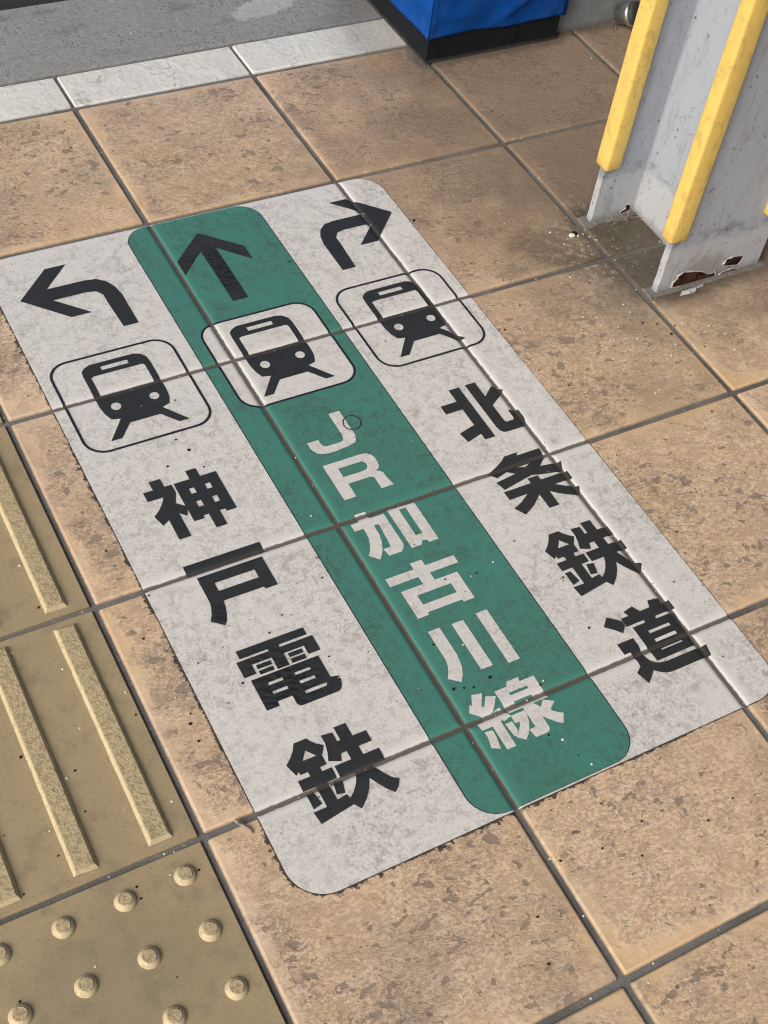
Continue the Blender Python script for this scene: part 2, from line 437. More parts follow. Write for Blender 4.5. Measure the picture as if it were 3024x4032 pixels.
N = NT('dark_asphalt', .95, .2)
_p = N.pos()
_c = N.mix(N.noise(_p, 90, 4, .7), (.022, .022, .021), (.06, .06, .058))
_c = N.mix(N.step(N.voro(_p, 180), .05, .2, .35, 0), _c, (.12, .12, .118))
M_ROAD = N.out(_c, .95, N.bump(N.noise(_p, 130, 4, .7), .9, .006))

road = tag(sheet('road', -60, 60, -60, 60, -.075, M_ROAD, 4, 4), kind='structure')
bm = bmesh.new()
box(bm, -1.3, 2.2, -2.2, .3955, -.07, -.0036)
floor = tag(finish('floor', bm, M_GROUT), kind='structure')
bm = bmesh.new()
box(bm, -5, 5, .3965, .605, -.07, -.0008)
bevel(bm, .004, 2, [e for e in bm.edges if abs(e.verts[0].co.z - e.verts[1].co.z) < 1e-6 and e.verts[0].co.z > -.01])
slab = tag(finish('concrete_pavement', bm, M_CONC), kind='structure')

# station canopy over the post side: out of frame, it shades the floor from above and from the right
N = NT('canopy_soffit', .8, .2)
M_ROOF = N.out((.42, .43, .43))
bm = bmesh.new()
box(bm, -.9, 7, -6, 5, 2.9, 3.0)
tag(finish('canopy_roof', bm, M_ROOF), kind='structure')

# ------------------------------------------------------------------ floor tiles
def tile_mesh(hx, hy, bev=.0035, wob=0.0005, seed=0):
    rr = random.Random(seed)
    bm = bmesh.new()
    box(bm, -hx, hx, -hy, hy, -.02, 0)
    bmesh.ops.delete(bm, geom=[f for f in bm.faces if f.normal.z < -.5], context='FACES')
    top = [e for e in bm.edges if all(v.co.z > -.001 for v in e.verts)]
    vert = [e for e in bm.edges if abs(e.verts[0].co.z - e.verts[1].co.z) > .01]
    bevel(bm, bev, 3, top + vert)
    me = bpy.data.meshes.new('tile')
    bm.normal_update()
    bm.to_mesh(me)
    bm.free()
    for p in me.polygons: p.use_smooth = abs(p.normal.z) < .999
    return me

me_tile = tile_mesh(.1465, .1465)
me_tile.materials.append(M_TILE)
TACT_COLS = (-2,)                                   # the column of guide tiles, x -0.6 .. -0.3
def place(name, me, mat, x, y, dz=0.0, rz=0.0, tilt=(0, 0)):
    o = link(name, me, mat, floor, loc=(x, y, dz))
    o.rotation_euler = (tilt[0], tilt[1], rz)
    return o
rt = random.Random(3)
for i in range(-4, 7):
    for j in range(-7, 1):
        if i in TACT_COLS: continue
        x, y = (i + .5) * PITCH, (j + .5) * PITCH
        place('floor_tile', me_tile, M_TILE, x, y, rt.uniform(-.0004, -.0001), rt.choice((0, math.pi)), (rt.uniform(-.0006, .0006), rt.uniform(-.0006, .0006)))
me_border = tile_mesh(.1475, .0425, .0025)
me_border.materials.append(M_BORDER)
for i in range(-4, 7):
    place('border_tile', me_border, M_BORDER, (i + .5) * PITCH, .3475, rt.uniform(-.0003, .0005), rt.choice((0, math.pi)))

# tactile tiles with raised bars and domes
me_tact = tile_mesh(.1470, .1470, .0012)
me_tact.materials.append(M_TACT)
def bar_mesh():
    bm = bmesh.new()
    def ring(hx, hy, z): return [bm.verts.new(v) for v in ((-hx, -hy, z), (hx, -hy, z), (hx, hy, z), (-hx, hy, z))]
    a, b = ring(.0130, .1385, -.0004), ring(.0090, .1338, .0056)
    for k in range(4): bm.faces.new((a[k], a[(k + 1) % 4], b[(k + 1) % 4], b[k]))
    bm.faces.new(b)
    bevel(bm, .0007, 2, [e for e in bm.edges if max(v.co.z for v in e.verts) > .004])
    me = bpy.data.meshes.new('raised_bar'); bm.normal_update(); bm.to_mesh(me); bm.free()
    return me
def dome_mesh():
    bm = bmesh.new()
    prof = [(.0112, -.0003), (.0104, .0014), (.0090, .0034), (.0074, .0047), (.0062, .0052)]
    n = 20
    rings = [[bm.verts.new((r * math.cos(2 * math.pi * k / n), r * math.sin(2 * math.pi * k / n), z)) for k in range(n)] for r, z in prof]
    for a, b in zip(rings, rings[1:]):
        for k in range(n): bm.faces.new((a[k], a[(k + 1) % n], b[(k + 1) % n], b[k]))
    bm.faces.new(rings[-1])
    me = bpy.data.meshes.new('raised_dome'); bm.normal_update(); bm.to_mesh(me); bm.free()
    for p in me.polygons: p.use_smooth = p.normal.z < .99
    return me
me_bar, me_dome = bar_mesh(), dome_mesh()
me_bar.materials.append(M_TDOME); me_dome.materials.append(M_TDOME)
for j in range(-7, 1):
    xc, yc = -.45, (j + .5) * PITCH
    t = place('tactile_tile', me_tact, M_TACT, xc, yc, rt.uniform(-.0002, .0003))
    if j in (-4, -5):
        for a in range(5):
            for b in range(5):
                link('raised_dome', me_dome, M_TDOME, t, loc=(xc + .12 - .06 * a, yc + .12 - .06 * b, t.location.z))
    else:
        for a in range(4):
            link('raised_bar', me_bar, M_TDOME, t, loc=(-.3375 - .075 * a, yc, t.location.z))

# ------------------------------------------------------------------ the floor sign
D = json.loads(r'''{"G":{"shin":[[[[-178.8,-454.6],[-164.6,-454.6],[-164.6,-468.1],[-155.6,-468.1],[-155.6,-482.4],[-161.9,-496.8],[-152.8,-504.9],[-152.8,-468.2],[-132.4,-468.2],[-132.4,-454.5],[-119.2,-454.5],[-119.2,-468.1],[-98.7,-468.1],[-98.7,-530.3],[-111.5,-530.3],[-111.5,-526.2],[-118.8,-526.2],[-118.8,-548.8],[-132.3,-548.8],[-132.3,-526.2],[-139.4,-526.2],[-139.4,-530.5],[-152.4,-530.5],[-152.4,-510.7],[-156.9,-519.6],[-164.0,-512.2],[-164.0,-549.2],[-178.5,-549.2],[-178.5,-517.3],[-187.5,-523.1],[-192.2,-506.7],[-183.6,-499.7],[-176.9,-491.9],[-171.3,-482.9],[-191.0,-482.9],[-191.0,-468.2],[-178.8,-468.2]],[[-139.3,-482.1],[-132.6,-482.1],[-132.6,-490.5],[-139.3,-490.5]],[[-119.0,-481.8],[-112.1,-481.8],[-112.1,-490.3],[-119.0,-490.3]],[[-139.2,-503.2],[-132.5,-503.2],[-132.5,-512.2],[-139.2,-512.2]],[[-118.8,-503.3],[-112.2,-503.3],[-112.2,-512.6],[-118.8,-512.6]]]],"to":[[[[-190.6,-587.5],[-96.0,-587.5],[-96.0,-601.6],[-190.6,-601.6]]],[[[-182.2,-608.2],[-102.3,-608.2],[-102.3,-651.5],[-117.1,-651.5],[-117.8,-648.3],[-167.3,-648.3],[-168.9,-657.5],[-171.5,-666.9],[-175.1,-674.8],[-178.8,-679.6],[-191.4,-669.1],[-187.4,-661.9],[-184.2,-653.8],[-182.2,-646.0],[-182.2,-637.7],[-182.2,-626.9]],[[-166.9,-622.0],[-117.7,-622.0],[-117.7,-634.0],[-166.9,-634.0]]]],"den":[[[[-182.8,-716.0],[-102.3,-716.0],[-102.3,-726.1],[-136.5,-726.1],[-136.7,-729.4],[-97.3,-729.4],[-97.3,-750.3],[-111.7,-750.3],[-111.7,-738.5],[-136.5,-738.5],[-136.5,-754.5],[-150.2,-754.5],[-150.2,-738.3],[-174.0,-738.3],[-174.0,-750.7],[-187.9,-750.7],[-187.9,-729.5],[-149.7,-729.5],[-149.8,-726.7],[-182.8,-726.7]]],[[[-132.2,-740.6],[-115.7,-740.6],[-115.7,-746.0],[-132.2,-746.0]]],[[[-132.4,-748.1],[-115.7,-748.1],[-115.7,-754.0],[-132.4,-754.0]]],[[[-170.1,-740.8],[-153.3,-740.8],[-153.3,-746.0],[-170.1,-746.0]]],[[[-170.2,-748.4],[-153.8,-748.4],[-153.8,-753.5],[-170.2,-753.5]]],[[[-182.8,-756.2],[-103.1,-756.2],[-103.1,-786.2],[-94.2,-788.3],[-94.2,-794.2],[-96.3,-800.1],[-99.0,-804.2],[-103.1,-806.0],[-145.1,-806.0],[-148.0,-805.4],[-150.4,-802.0],[-150.4,-798.0],[-150.4,-791.0],[-168.2,-791.0],[-168.2,-796.8],[-182.8,-796.8]],[[-136.6,-765.8],[-118.2,-765.8],[-118.2,-769.1],[-136.6,-769.1]],[[-136.4,-777.3],[-118.0,-777.3],[-118.0,-781.0],[-136.4,-781.0]],[[-136.3,-790.7],[-109.8,-790.7],[-110.5,-793.3],[-112.2,-794.6],[-136.3,-794.6]],[[-167.9,-765.8],[-150.7,-765.8],[-150.7,-769.4],[-167.9,-769.4]],[[-168.2,-777.6],[-150.5,-777.6],[-150.5,-781.2],[-168.2,-781.2]]]],"tetsu":[[[[241.0,-712.4],[243.5,-716.9],[248.3,-722.3],[254.3,-726.9],[251.3,-731.7],[247.3,-736.8],[247.3,-748.2],[239.2,-748.2],[239.2,-753.5],[250.2,-753.5],[250.2,-766.0],[239.2,-766.0],[239.2,-788.6],[250.5,-787.0],[251.6,-792.5],[258.2,-787.6],[263.8,-781.3],[267.7,-775.3],[270.7,-767.5],[253.5,-767.5],[253.5,-753.5],[273.0,-753.5],[273.0,-743.0],[266.2,-743.0],[263.0,-751.2],[250.5,-745.9],[254.2,-736.3],[256.6,-726.1],[256.6,-715.6],[269.0,-717.2],[269.0,-728.7],[272.9,-728.7],[272.9,-712.5],[286.7,-712.5],[286.7,-729.2],[302.6,-729.2],[302.6,-742.7],[286.8,-742.7],[286.8,-753.4],[305.3,-753.4],[305.3,-767.5],[289.1,-767.5],[295.7,-780.6],[301.6,-789.2],[308.0,-793.6],[302.5,-801.7],[296.8,-805.8],[290.4,-798.1],[284.8,-789.1],[280.2,-780.1],[274.6,-790.3],[267.5,-799.1],[257.4,-807.7],[252.2,-800.1],[233.5,-802.8],[213.0,-806.0],[211.2,-791.4],[226.3,-791.4],[226.3,-766.0],[212.0,-766.0],[212.0,-753.7],[226.0,-753.7],[226.0,-748.2],[217.5,-748.2],[217.5,-744.1],[213.4,-747.2],[209.0,-732.7],[216.1,-726.8],[222.0,-720.4],[226.9,-712.4]],[[234.0,-724.6],[242.1,-734.8],[226.1,-734.8]]],[[[244.4,-768.6],[253.9,-770.5],[249.8,-785.1],[241.3,-783.4]]],[[[213.2,-769.9],[220.7,-769.9],[223.4,-786.1],[213.2,-788.5]]]],"j":[[[[70.6,-433.5],[86.0,-433.5],[86.0,-471.4],[86.0,-478.0],[83.6,-484.9],[80.1,-489.7],[75.6,-490.9],[67.9,-492.5],[51.6,-494.1],[41.6,-494.1],[34.0,-492.3],[28.5,-489.8],[25.2,-484.6],[23.4,-479.0],[23.4,-468.8],[39.0,-468.8],[39.0,-476.3],[40.4,-480.2],[44.0,-482.5],[53.9,-482.5],[63.2,-482.5],[66.7,-481.4],[68.9,-479.0],[70.6,-472.3],[70.6,-460.3]]]],"r":[[[[24.4,-510.2],[75.9,-510.2],[83.9,-511.3],[88.6,-515.5],[90.9,-521.3],[90.9,-528.6],[89.8,-535.2],[86.7,-539.4],[81.9,-541.2],[85.8,-543.6],[89.2,-547.3],[89.2,-552.5],[91.9,-569.6],[75.1,-569.6],[75.1,-555.7],[75.1,-550.0],[70.8,-547.7],[65.1,-547.7],[40.7,-547.7],[40.7,-569.5],[24.4,-569.5]],[[40.1,-521.2],[68.6,-521.2],[73.3,-521.2],[75.9,-525.7],[75.9,-530.5],[72.9,-534.8],[66.0,-536.1],[40.1,-536.1]]]],"ka":[[[[24.9,-594.5],[39.4,-594.5],[39.4,-605.9],[58.2,-605.9],[58.2,-648.9],[58.2,-656.5],[55.2,-661.5],[51.0,-665.3],[46.0,-665.3],[34.5,-665.3],[32.6,-653.8],[41.7,-653.8],[43.1,-649.9],[45.2,-618.0],[38.9,-618.0],[38.9,-631.5],[36.2,-642.6],[32.1,-652.7],[27.3,-660.5],[22.0,-666.3],[11.9,-656.1],[16.3,-651.0],[20.5,-643.8],[23.9,-634.3],[25.1,-625.8],[25.1,-617.6],[13.6,-617.6],[13.6,-606.4],[24.9,-606.4]]],[[[64.5,-601.9],[101.0,-604.4],[101.0,-665.5],[88.2,-665.5],[87.1,-661.6],[81.8,-659.8],[77.5,-665.7],[64.5,-665.7]],[[78.2,-607.8],[87.2,-607.8],[87.2,-650.2],[78.2,-650.2]]]],"ko":[[[[13.6,-694.0],[50.9,-694.0],[50.9,-685.0],[66.3,-685.0],[66.3,-694.1],[104.7,-694.1],[104.7,-705.5],[66.4,-705.5],[66.4,-717.0],[96.4,-717.0],[96.4,-757.5],[81.6,-757.5],[81.6,-754.0],[36.4,-754.0],[36.4,-757.6],[21.6,-757.6],[21.6,-717.0],[50.8,-717.0],[50.8,-706.0],[13.6,-706.0]],[[36.6,-728.6],[81.2,-728.6],[81.2,-742.5],[36.6,-742.5]]]],"gawa":[[[[23.0,-777.6],[38.1,-777.6],[38.1,-806.5],[38.1,-817.9],[36.6,-827.0],[34.4,-834.8],[30.5,-842.6],[24.6,-850.3],[12.7,-840.7],[17.6,-833.4],[21.4,-825.5],[23.0,-817.6],[23.0,-808.9],[23.0,-794.4]]],[[[53.0,-779.2],[68.0,-779.2],[68.0,-845.2],[53.0,-845.2]]],[[[85.6,-777.3],[100.5,-777.3],[100.5,-850.0],[85.6,-850.0]]]],"sen":[[[[26.0,-869.1],[38.0,-871.6],[28.9,-885.9],[31.0,-888.1],[39.3,-876.8],[50.0,-881.0],[43.1,-889.8],[37.3,-896.0],[32.3,-898.2],[45.8,-894.7],[52.5,-909.2],[41.8,-912.0],[41.6,-909.7],[38.4,-910.5],[38.4,-942.7],[27.0,-942.7],[27.0,-912.2],[14.3,-912.2],[13.0,-902.9],[22.6,-902.9],[22.6,-896.8],[12.2,-888.2],[17.9,-878.7],[19.2,-881.8]]],[[[15.4,-914.8],[24.5,-916.0],[24.5,-923.8],[21.6,-939.1],[12.3,-934.3],[15.4,-922.4]]],[[[51.3,-875.5],[67.2,-875.5],[70.3,-870.0],[85.3,-870.0],[84.0,-875.4],[102.2,-875.4],[102.2,-894.9],[102.2,-903.2],[102.7,-905.2],[83.3,-905.2],[88.1,-913.1],[95.1,-906.0],[105.9,-912.8],[97.1,-919.3],[96.7,-921.8],[101.6,-925.9],[107.2,-929.6],[99.8,-940.5],[94.7,-936.5],[89.7,-931.4],[83.3,-923.7],[83.3,-929.8],[83.3,-937.6],[81.7,-941.2],[78.5,-942.8],[63.2,-942.8],[61.5,-931.7],[69.5,-931.7],[69.5,-927.9],[69.5,-905.6],[52.0,-905.6],[51.3,-895.9]],[[65.3,-883.5],[88.3,-883.5],[88.3,-886.9],[64.9,-886.9]],[[64.8,-894.8],[87.4,-894.8],[87.4,-899.9],[64.8,-899.9]]],[[[51.7,-909.1],[69.2,-909.1],[69.2,-914.7],[66.5,-923.1],[62.6,-930.0],[58.8,-935.2],[51.9,-941.0],[43.9,-934.3],[50.2,-928.7],[54.9,-923.1],[57.0,-919.0],[51.7,-919.0]]],[[[40.9,-915.3],[49.7,-915.3],[49.7,-929.7],[45.0,-933.2],[42.6,-932.5]]]],"hoku":[[[[235.8,-453.9],[251.2,-453.9],[251.2,-548.0],[236.2,-548.0],[236.2,-537.3],[213.6,-543.6],[210.6,-527.0],[235.8,-520.5],[235.8,-490.7],[211.2,-490.7],[211.2,-475.8],[235.8,-475.8]]],[[[261.0,-453.6],[276.0,-453.6],[276.0,-481.5],[293.9,-467.3],[299.1,-473.0],[305.2,-478.5],[294.2,-488.1],[276.6,-499.0],[276.6,-528.8],[278.2,-531.3],[289.2,-531.3],[291.0,-527.4],[291.0,-513.9],[304.5,-517.8],[304.5,-532.7],[302.2,-540.2],[298.9,-544.7],[294.4,-546.9],[271.6,-546.9],[265.9,-545.9],[262.5,-542.3],[261.0,-535.3]]]],"jo":[[[[243.4,-582.5],[262.1,-582.5],[259.2,-587.2],[293.0,-587.2],[291.4,-602.0],[277.4,-613.9],[297.0,-616.5],[307.1,-616.5],[301.8,-630.3],[295.7,-631.5],[270.8,-625.9],[259.0,-622.5],[215.1,-630.6],[210.7,-616.7],[241.1,-612.9],[232.4,-606.2],[216.0,-610.6],[208.2,-599.3],[215.0,-597.5],[226.0,-593.3],[236.6,-587.7]],[[248.9,-603.3],[269.1,-603.3],[264.1,-606.0],[258.5,-608.1]]],[[[251.3,-625.9],[266.1,-625.9],[266.1,-633.5],[305.4,-633.5],[305.4,-646.6],[278.4,-646.6],[290.8,-654.6],[306.1,-660.8],[301.8,-669.5],[295.7,-673.5],[283.0,-666.4],[273.7,-660.1],[265.9,-653.5],[265.9,-677.1],[251.3,-677.1],[251.3,-653.5],[236.0,-665.7],[218.2,-674.8],[210.1,-661.0],[223.3,-655.9],[238.0,-647.0],[211.8,-647.0],[211.8,-633.6],[251.3,-633.6]]]],"do":[[[[222.8,-843.0],[229.8,-848.5],[236.6,-855.1],[236.6,-861.3],[228.4,-869.3],[221.8,-861.7],[212.4,-853.2]]],[[[245.8,-844.8],[248.2,-851.6],[237.2,-851.6],[237.2,-863.7],[261.7,-863.7],[260.9,-867.3],[243.0,-867.3],[243.0,-916.5],[296.4,-916.5],[301.9,-867.9],[276.0,-867.9],[277.2,-864.3],[305.8,-864.3],[305.8,-851.7],[294.6,-851.7],[296.4,-844.7],[281.9,-842.2],[278.2,-851.4],[264.6,-851.4],[259.5,-842.0]],[[257.2,-878.3],[286.6,-878.3],[286.6,-882.2],[257.2,-882.2]],[[257.1,-890.5],[286.9,-890.5],[286.9,-894.7],[257.1,-894.7]],[[256.9,-904.0],[286.2,-904.0],[286.6,-906.4],[257.1,-906.4]]],[[[212.8,-879.5],[234.9,-879.5],[234.9,-890.5],[233.2,-899.7],[233.2,-907.2],[235.2,-912.9],[239.3,-917.2],[245.6,-920.0],[254.0,-921.2],[268.3,-921.2],[308.9,-921.2],[305.6,-935.4],[268.4,-935.4],[255.7,-935.4],[247.2,-934.8],[239.9,-932.1],[234.6,-928.1],[231.2,-925.0],[224.7,-931.2],[216.7,-937.3],[211.8,-920.7],[220.4,-915.0],[221.3,-908.6],[221.3,-902.0],[221.3,-894.4],[212.8,-894.4]]]],"arl":[[[[-216.0,-96.4],[-165.7,-45.7],[-137.2,-45.7],[-177.0,-85.8],[-124.4,-85.8],[-108.9,-88.4],[-97.9,-97.3],[-91.1,-110.9],[-87.6,-128.4],[-87.6,-189.2],[-108.0,-189.2],[-110.9,-136.4],[-110.9,-121.4],[-117.5,-111.9],[-130.5,-109.3],[-176.0,-109.3],[-136.9,-148.8],[-164.5,-148.8]]]],"aru":[[[[57,-44.5],[107.5,-93],[107.5,-123],[68.4,-83.5],[68.4,-194.7],[45.6,-194.7],[45.6,-83.5],[6.5,-123],[6.5,-93]]]],"train":[[[[-187.8,-251.1],[-182.8,-245.8],[-174.6,-242.1],[-116.6,-242.1],[-108.0,-245.4],[-102.5,-251.8],[-100.8,-262.1],[-100.8,-302.9],[-100.8,-317.6],[-102.0,-330.3],[-106.3,-341.7],[-117.2,-344.8],[-93.5,-375.5],[-106.8,-375.5],[-123.4,-355.0],[-163.5,-355.0],[-181.6,-376.0],[-195.4,-376.0],[-171.2,-344.6],[-182.1,-342.2],[-186.4,-331.6],[-188.7,-318.0],[-188.7,-302.1],[-188.7,-259.6]],[[-163.2,-249.6],[-127.0,-249.6],[-127.0,-256.4],[-163.2,-256.4]],[[-180.6,-265.5],[-176.5,-263.5],[-111.6,-263.5],[-109.2,-266.9],[-109.2,-297.9],[-180.6,-297.9]],[[-175.9,-320.3],[-167.2,-316.4],[-163.2,-325.4],[-172.1,-329.4]],[[-125.3,-320.4],[-116.5,-316.3],[-113.0,-325.3],[-121.7,-329.3]]]]},"white":[[4983,-4510],[5238,-4329],[5358,-4626],[5618,-5089],[5283,-5072],[5816,-4920],[5068,-4044],[4116,-4694],[4965,-5612],[4868,-5864],[5054,-5576],[6573,-4812],[6510,-4791],[6626,-5004],[6560,-5322],[5959,-3758],[5073,-3120],[5185,-3173],[4991,-3246],[5590,-4126],[4570,-4812],[4882,-3969],[5591,-3956],[5792,-3408],[6174,-4595],[5471,-2194],[5784,-2856],[4919,-1776],[5522,-2497],[5927,-2402],[5831,-2409],[5639,-2423],[8820,1666],[6015,-2455],[6264,-2269],[936,-10514],[363,-11980],[194,-12118],[-376,-11997],[27,-10648],[11,-11293],[-1913,-10297],[-1823,-10687],[-1648,-10544],[-3390,-8995],[-3295,-9016],[-3949,-8990],[-3428,-9234],[-4295,-8328],[-3957,-7859],[-3120,-8524],[-4367,-9764],[-3568,-6624],[-3648,-7372],[-3077,-7156],[-2629,-7424],[-3285,-6021],[-3546,-5145],[-3973,-6221],[1081,-7291],[253,-7357],[-233,-5756],[1427,-7216],[509,-8084],[1920,-7012],[875,-9572],[794,-8988],[1084,-8858],[999,-9950],[1588,4730]],"dark":[[5628,-4386],[5814,-4476],[6181,-5116],[6037,-4599],[4347,-4875],[3938,-5048],[3814,-6354],[4225,-2881],[5390,-3376],[5928,-5773],[5487,-6189],[3712,-4650],[4162,-3433],[3691,-3790],[5496,-4632],[5884,-4726],[5162,396],[4998,-157],[3665,-222],[3972,-2401],[4475,-1966],[3662,-1247],[4713,-1110],[1523,-1475],[4543,2363],[6266,832],[3824,455],[3275,-8327],[2079,-7738],[1025,-8891],[926,-9800],[769,-9462],[561,-8578],[3170,-9428],[1829,-7044],[1960,-8470],[3792,-7704],[-927,-7622],[564,-8579],[333,-8614],[231,-8578],[120,-8547],[-518,-6632],[-1162,-6920],[-1390,-7080],[-444,-6351],[1163,-7278],[778,-7214],[205,-7950],[-1227,-4029],[-1150,-4242],[-1485,-4395],[-1090,-4566],[-979,-3399],[894,-11033],[567,-10790],[100,-10722],[1111,-10716],[-573,-11555],[-420,-11115],[2157,-10909],[414,-12272],[1762,-11006],[-3163,-9302],[-3754,-9212],[-3764,-9336],[-3745,-10172],[-3858,-7811],[-3922,-8275],[-5065,-9776],[-4697,-8194],[-4308,-8605],[-4287,-7449],[-4721,-8839],[-2601,-5314],[-2661,-6596],[-2493,-6849],[-2612,-7781],[-2613,-8005],[-3081,-7452],[-2253,-7131],[-1921,-7553],[-2565,-7670],[-3537,-5770]],"rust":[[[6448,45],[6445,139],[6518,189],[6491,238],[6597,279],[6769,249],[6955,184],[7088,104],[7177,88],[7201,143],[7265,21],[7254,-60],[7121,-95],[6846,-75],[6684,-79]],[[7326,211],[7378,288],[7482,314],[7699,269],[7682,181],[7644,119],[7530,142],[7441,157]],[[7312,7],[7378,50],[7535,78],[7666,40],[7750,-37],[7668,-98],[7481,-107]],[[6733,-11],[6724,85],[6809,115],[6785,193],[6840,183],[6889,125],[6899,60],[6859,-12]]],"flake":[[6484,-4107],[6575,-4039],[6834,-4019],[7000,-4003],[6946,-4061],[6812,-4076],[6758,-4120],[6617,-4119]],"ring":[[801,-4465],[859,-4436],[927,-4440],[992,-4484],[1030,-4545],[1033,-4598],[1011,-4658],[975,-4701],[920,-4708],[861,-4687],[812,-4647],[800,-4585],[796,-4509]],"twig":[[-2643,-8980],[-2609,-9045],[-2556,-9129],[-2541,-9175]]}''')
G = {k: [[[(x / 1000, y / 1000) for x, y in lp] for lp in isl] for isl in v] for k, v in D['G'].items()}
def shift(isls, dx, dy): return [[[(x + dx, y + dy) for x, y in lp] for lp in isl] for isl in isls]

PROF = [(0, -.0022), (.0020, -.0020), (.0034, -.0013), (.005, -.0006), (.0062, -.00028), (.0078, -.0001), (.0100, 0)]
def dip(d):
    for (a, za), (b, zb) in zip(PROF, PROF[1:]):
        if d <= b: return za + (zb - za) * (d - a) / (b - a)
    return 0.0
def film_z(x, y):
    dx = abs(x - round(x / PITCH) * PITCH)
    dy = abs(y - round(y / PITCH) * PITCH)
    return min(dip(dx), dip(dy))

def film(name, islands, lift, mat, parent, thick=0.0):
    """flat cut-out film laid on the tiles: filled, cut at the joint profile and pressed into the joints"""
    bm = bmesh.new()
    for isl in islands:
        loops = [[Vector((x, y, 0)) for x, y in lp] for lp in isl]
        tris = tessellate_polygon(loops)
        flat = [v for lp in loops for v in lp]
        vs = [bm.verts.new(v) for v in flat]
        for t in tris:
            try: bm.faces.new([vs[k] for k in t])
            except ValueError: pass
    xs = [v.co.x for v in bm.verts]; ys = [v.co.y for v in bm.verts]
    for ax, lo, hi in ((0, min(xs), max(xs)), (1, min(ys), max(ys))):
        for k in range(math.floor(lo / PITCH), math.ceil(hi / PITCH) + 1):
            for d, _ in PROF:
                for s in ((1, -1) if d else (1,)):
                    c = k * PITCH + s * d
                    if lo < c < hi:
                        co = Vector((c, 0, 0)) if ax == 0 else Vector((0, c, 0))
                        no = Vector((1, 0, 0)) if ax == 0 else Vector((0, 1, 0))
                        bmesh.ops.bisect_plane(bm, geom=bm.verts[:] + bm.edges[:] + bm.faces[:], plane_co=co, plane_no=no, dist=1e-6)
    for v in bm.verts: v.co.z = film_z(v.co.x, v.co.y) + lift
    for f in bm.faces:
        f.normal_update()
        if f.normal.z < 0: f.normal_flip()
    if thick:
        rim = [e for e in bm.edges if e.is_boundary]
        ret = bmesh.ops.extrude_edge_only(bm, edges=rim)
        for v in ret['geom']:
            if isinstance(v, bmesh.types.BMVert): v.co.z -= thick
    return finish(name, bm, mat, parent)

def rrect(x0, x1, y0, y1, r, n=10, corners=(1, 1, 1, 1)):
    pts = []
    for (cx, cy, a0), on in zip(((x1 - r, y1 - r, 0), (x0 + r, y1 - r, 90), (x0 + r, y0 + r, 180), (x1 - r, y0 + r, 270)), corners):
        if on:
            for k in range(n + 1):
                a = R(a0 + 90 * k / n); pts.append((cx + r * math.cos(a), cy + r * math.sin(a)))
        else:
            pts.append((cx + r * (1 if a0 in (0, 270) else -1), cy + r * (1 if a0 in (0, 90) else -1)))
    return pts

sign = tag(empty('floor_sign', (SCX, SCY, 0)), 'white and green direction sign with arrows and train symbols, stuck on orange tiles', 'floor sign')
S = SIGN
film('white_panel', [[rrect(S['x0'], S['x1'], S['y0'], S['y1'], S['r'], 14)]], .0004, M_WHITE, sign, .0006)
GX0, GX1, GY0, GY1 = -.0412, .1590, -1.0042, -.0062
film('strip_outline', [[rrect(GX0 - .0012, GX1 + .0012, GY0 - .0004, GY1 + .0004, .0345)]], .00062, M_LINE, sign)
film('green_strip', [[rrect(GX0, GX1, GY0, GY1, .0340)]], .00084, M_GREEN, sign)
LT = .00112
mir = [[[(.3438 - (x + .2160), y) for x, y in lp] for lp in isl] for isl in G['arl']]
film('turn_left_arrow', G['arl'], LT, M_BLACK, sign)
film('straight_arrow', G['aru'], LT, M_BLACK, sign)
film('turn_right_arrow', mir, LT, M_BLACK, sign)
def circ(cx, cy, r, n=18): return [(cx + r * math.cos(2 * math.pi * k / n), cy + r * math.sin(2 * math.pi * k / n)) for k in range(n)]
tr = G['train'][0]
train = [[tr[0], tr[1], tr[2], circ(-.1695, -.3228, .0066), circ(-.1190, -.3228, .0064)]]
for k, (dx, dy, cx, cy) in enumerate(((0, 0, -.1452, -.3088), (.2035, .0003, .0590, -.3088), (.4025, .0008, .2586, -.3083))):
    h = .0832
    if k == 1:
        film('symbol_plate', [[rrect(cx - h + .0012, cx + h - .0012, cy - h + .0012, cy + h - .0012, .0262)]], .00098, M_LETTER, sign)
    film('symbol_frame', [[rrect(cx - h, cx + h, cy - h, cy + h, .0275), rrect(cx - h + .0032, cx + h - .0032, cy - h + .0032, cy + h - .0032, .0243)]], LT, M_LINE, sign)
    film('train_symbol', shift(train, dx, dy), LT, M_BLACK, sign)
for k in ('shin', 'to', 'den', 'tetsu_b', 'hoku', 'jo', 'tetsu', 'do'):
    film('kanji_character', shift(G['tetsu'], -.4013, -.1312) if k == 'tetsu_b' else G[k], LT, M_BLACK, sign)
for k in ('j', 'r'):
    film('letter', G[k], LT, M_LETTER, sign)
for k in ('ka', 'ko', 'gawa', 'sen'):
    film('kanji_character', G[k], LT, M_LETTER, sign)
# black ring scuffed onto the letter J
rg = [(x / 10000, y / 10000) for x, y in D['ring']][:-1]
rcx, rcy = sum(p[0] for p in rg) / len(rg), sum(p[1] for p in rg) / len(rg)
rq = random.Random(5)
outer, inner = [], []
for k in range(48):
    a = 2 * math.pi * k / 48
    rad = .0118 + .0006 * math.sin(2 * a)
    outer.append((rcx + (rad + rq.uniform(.0003, .0012)) * math.cos(a), rcy + (rad + rq.uniform(.0003, .0012)) * math.sin(a)))
    inner.append((rcx + (rad - rq.uniform(.0002, .0016 if 2.4 < a < 4.2 or a < .9 else .0007)) * math.cos(a), rcy + (rad - rq.uniform(.0002, .0016 if 2.4 < a < 4.2 or a < .9 else .0007)) * math.sin(a)))
film('ring_mark', [[outer, inner]], .00128, M_BLACK, sign)

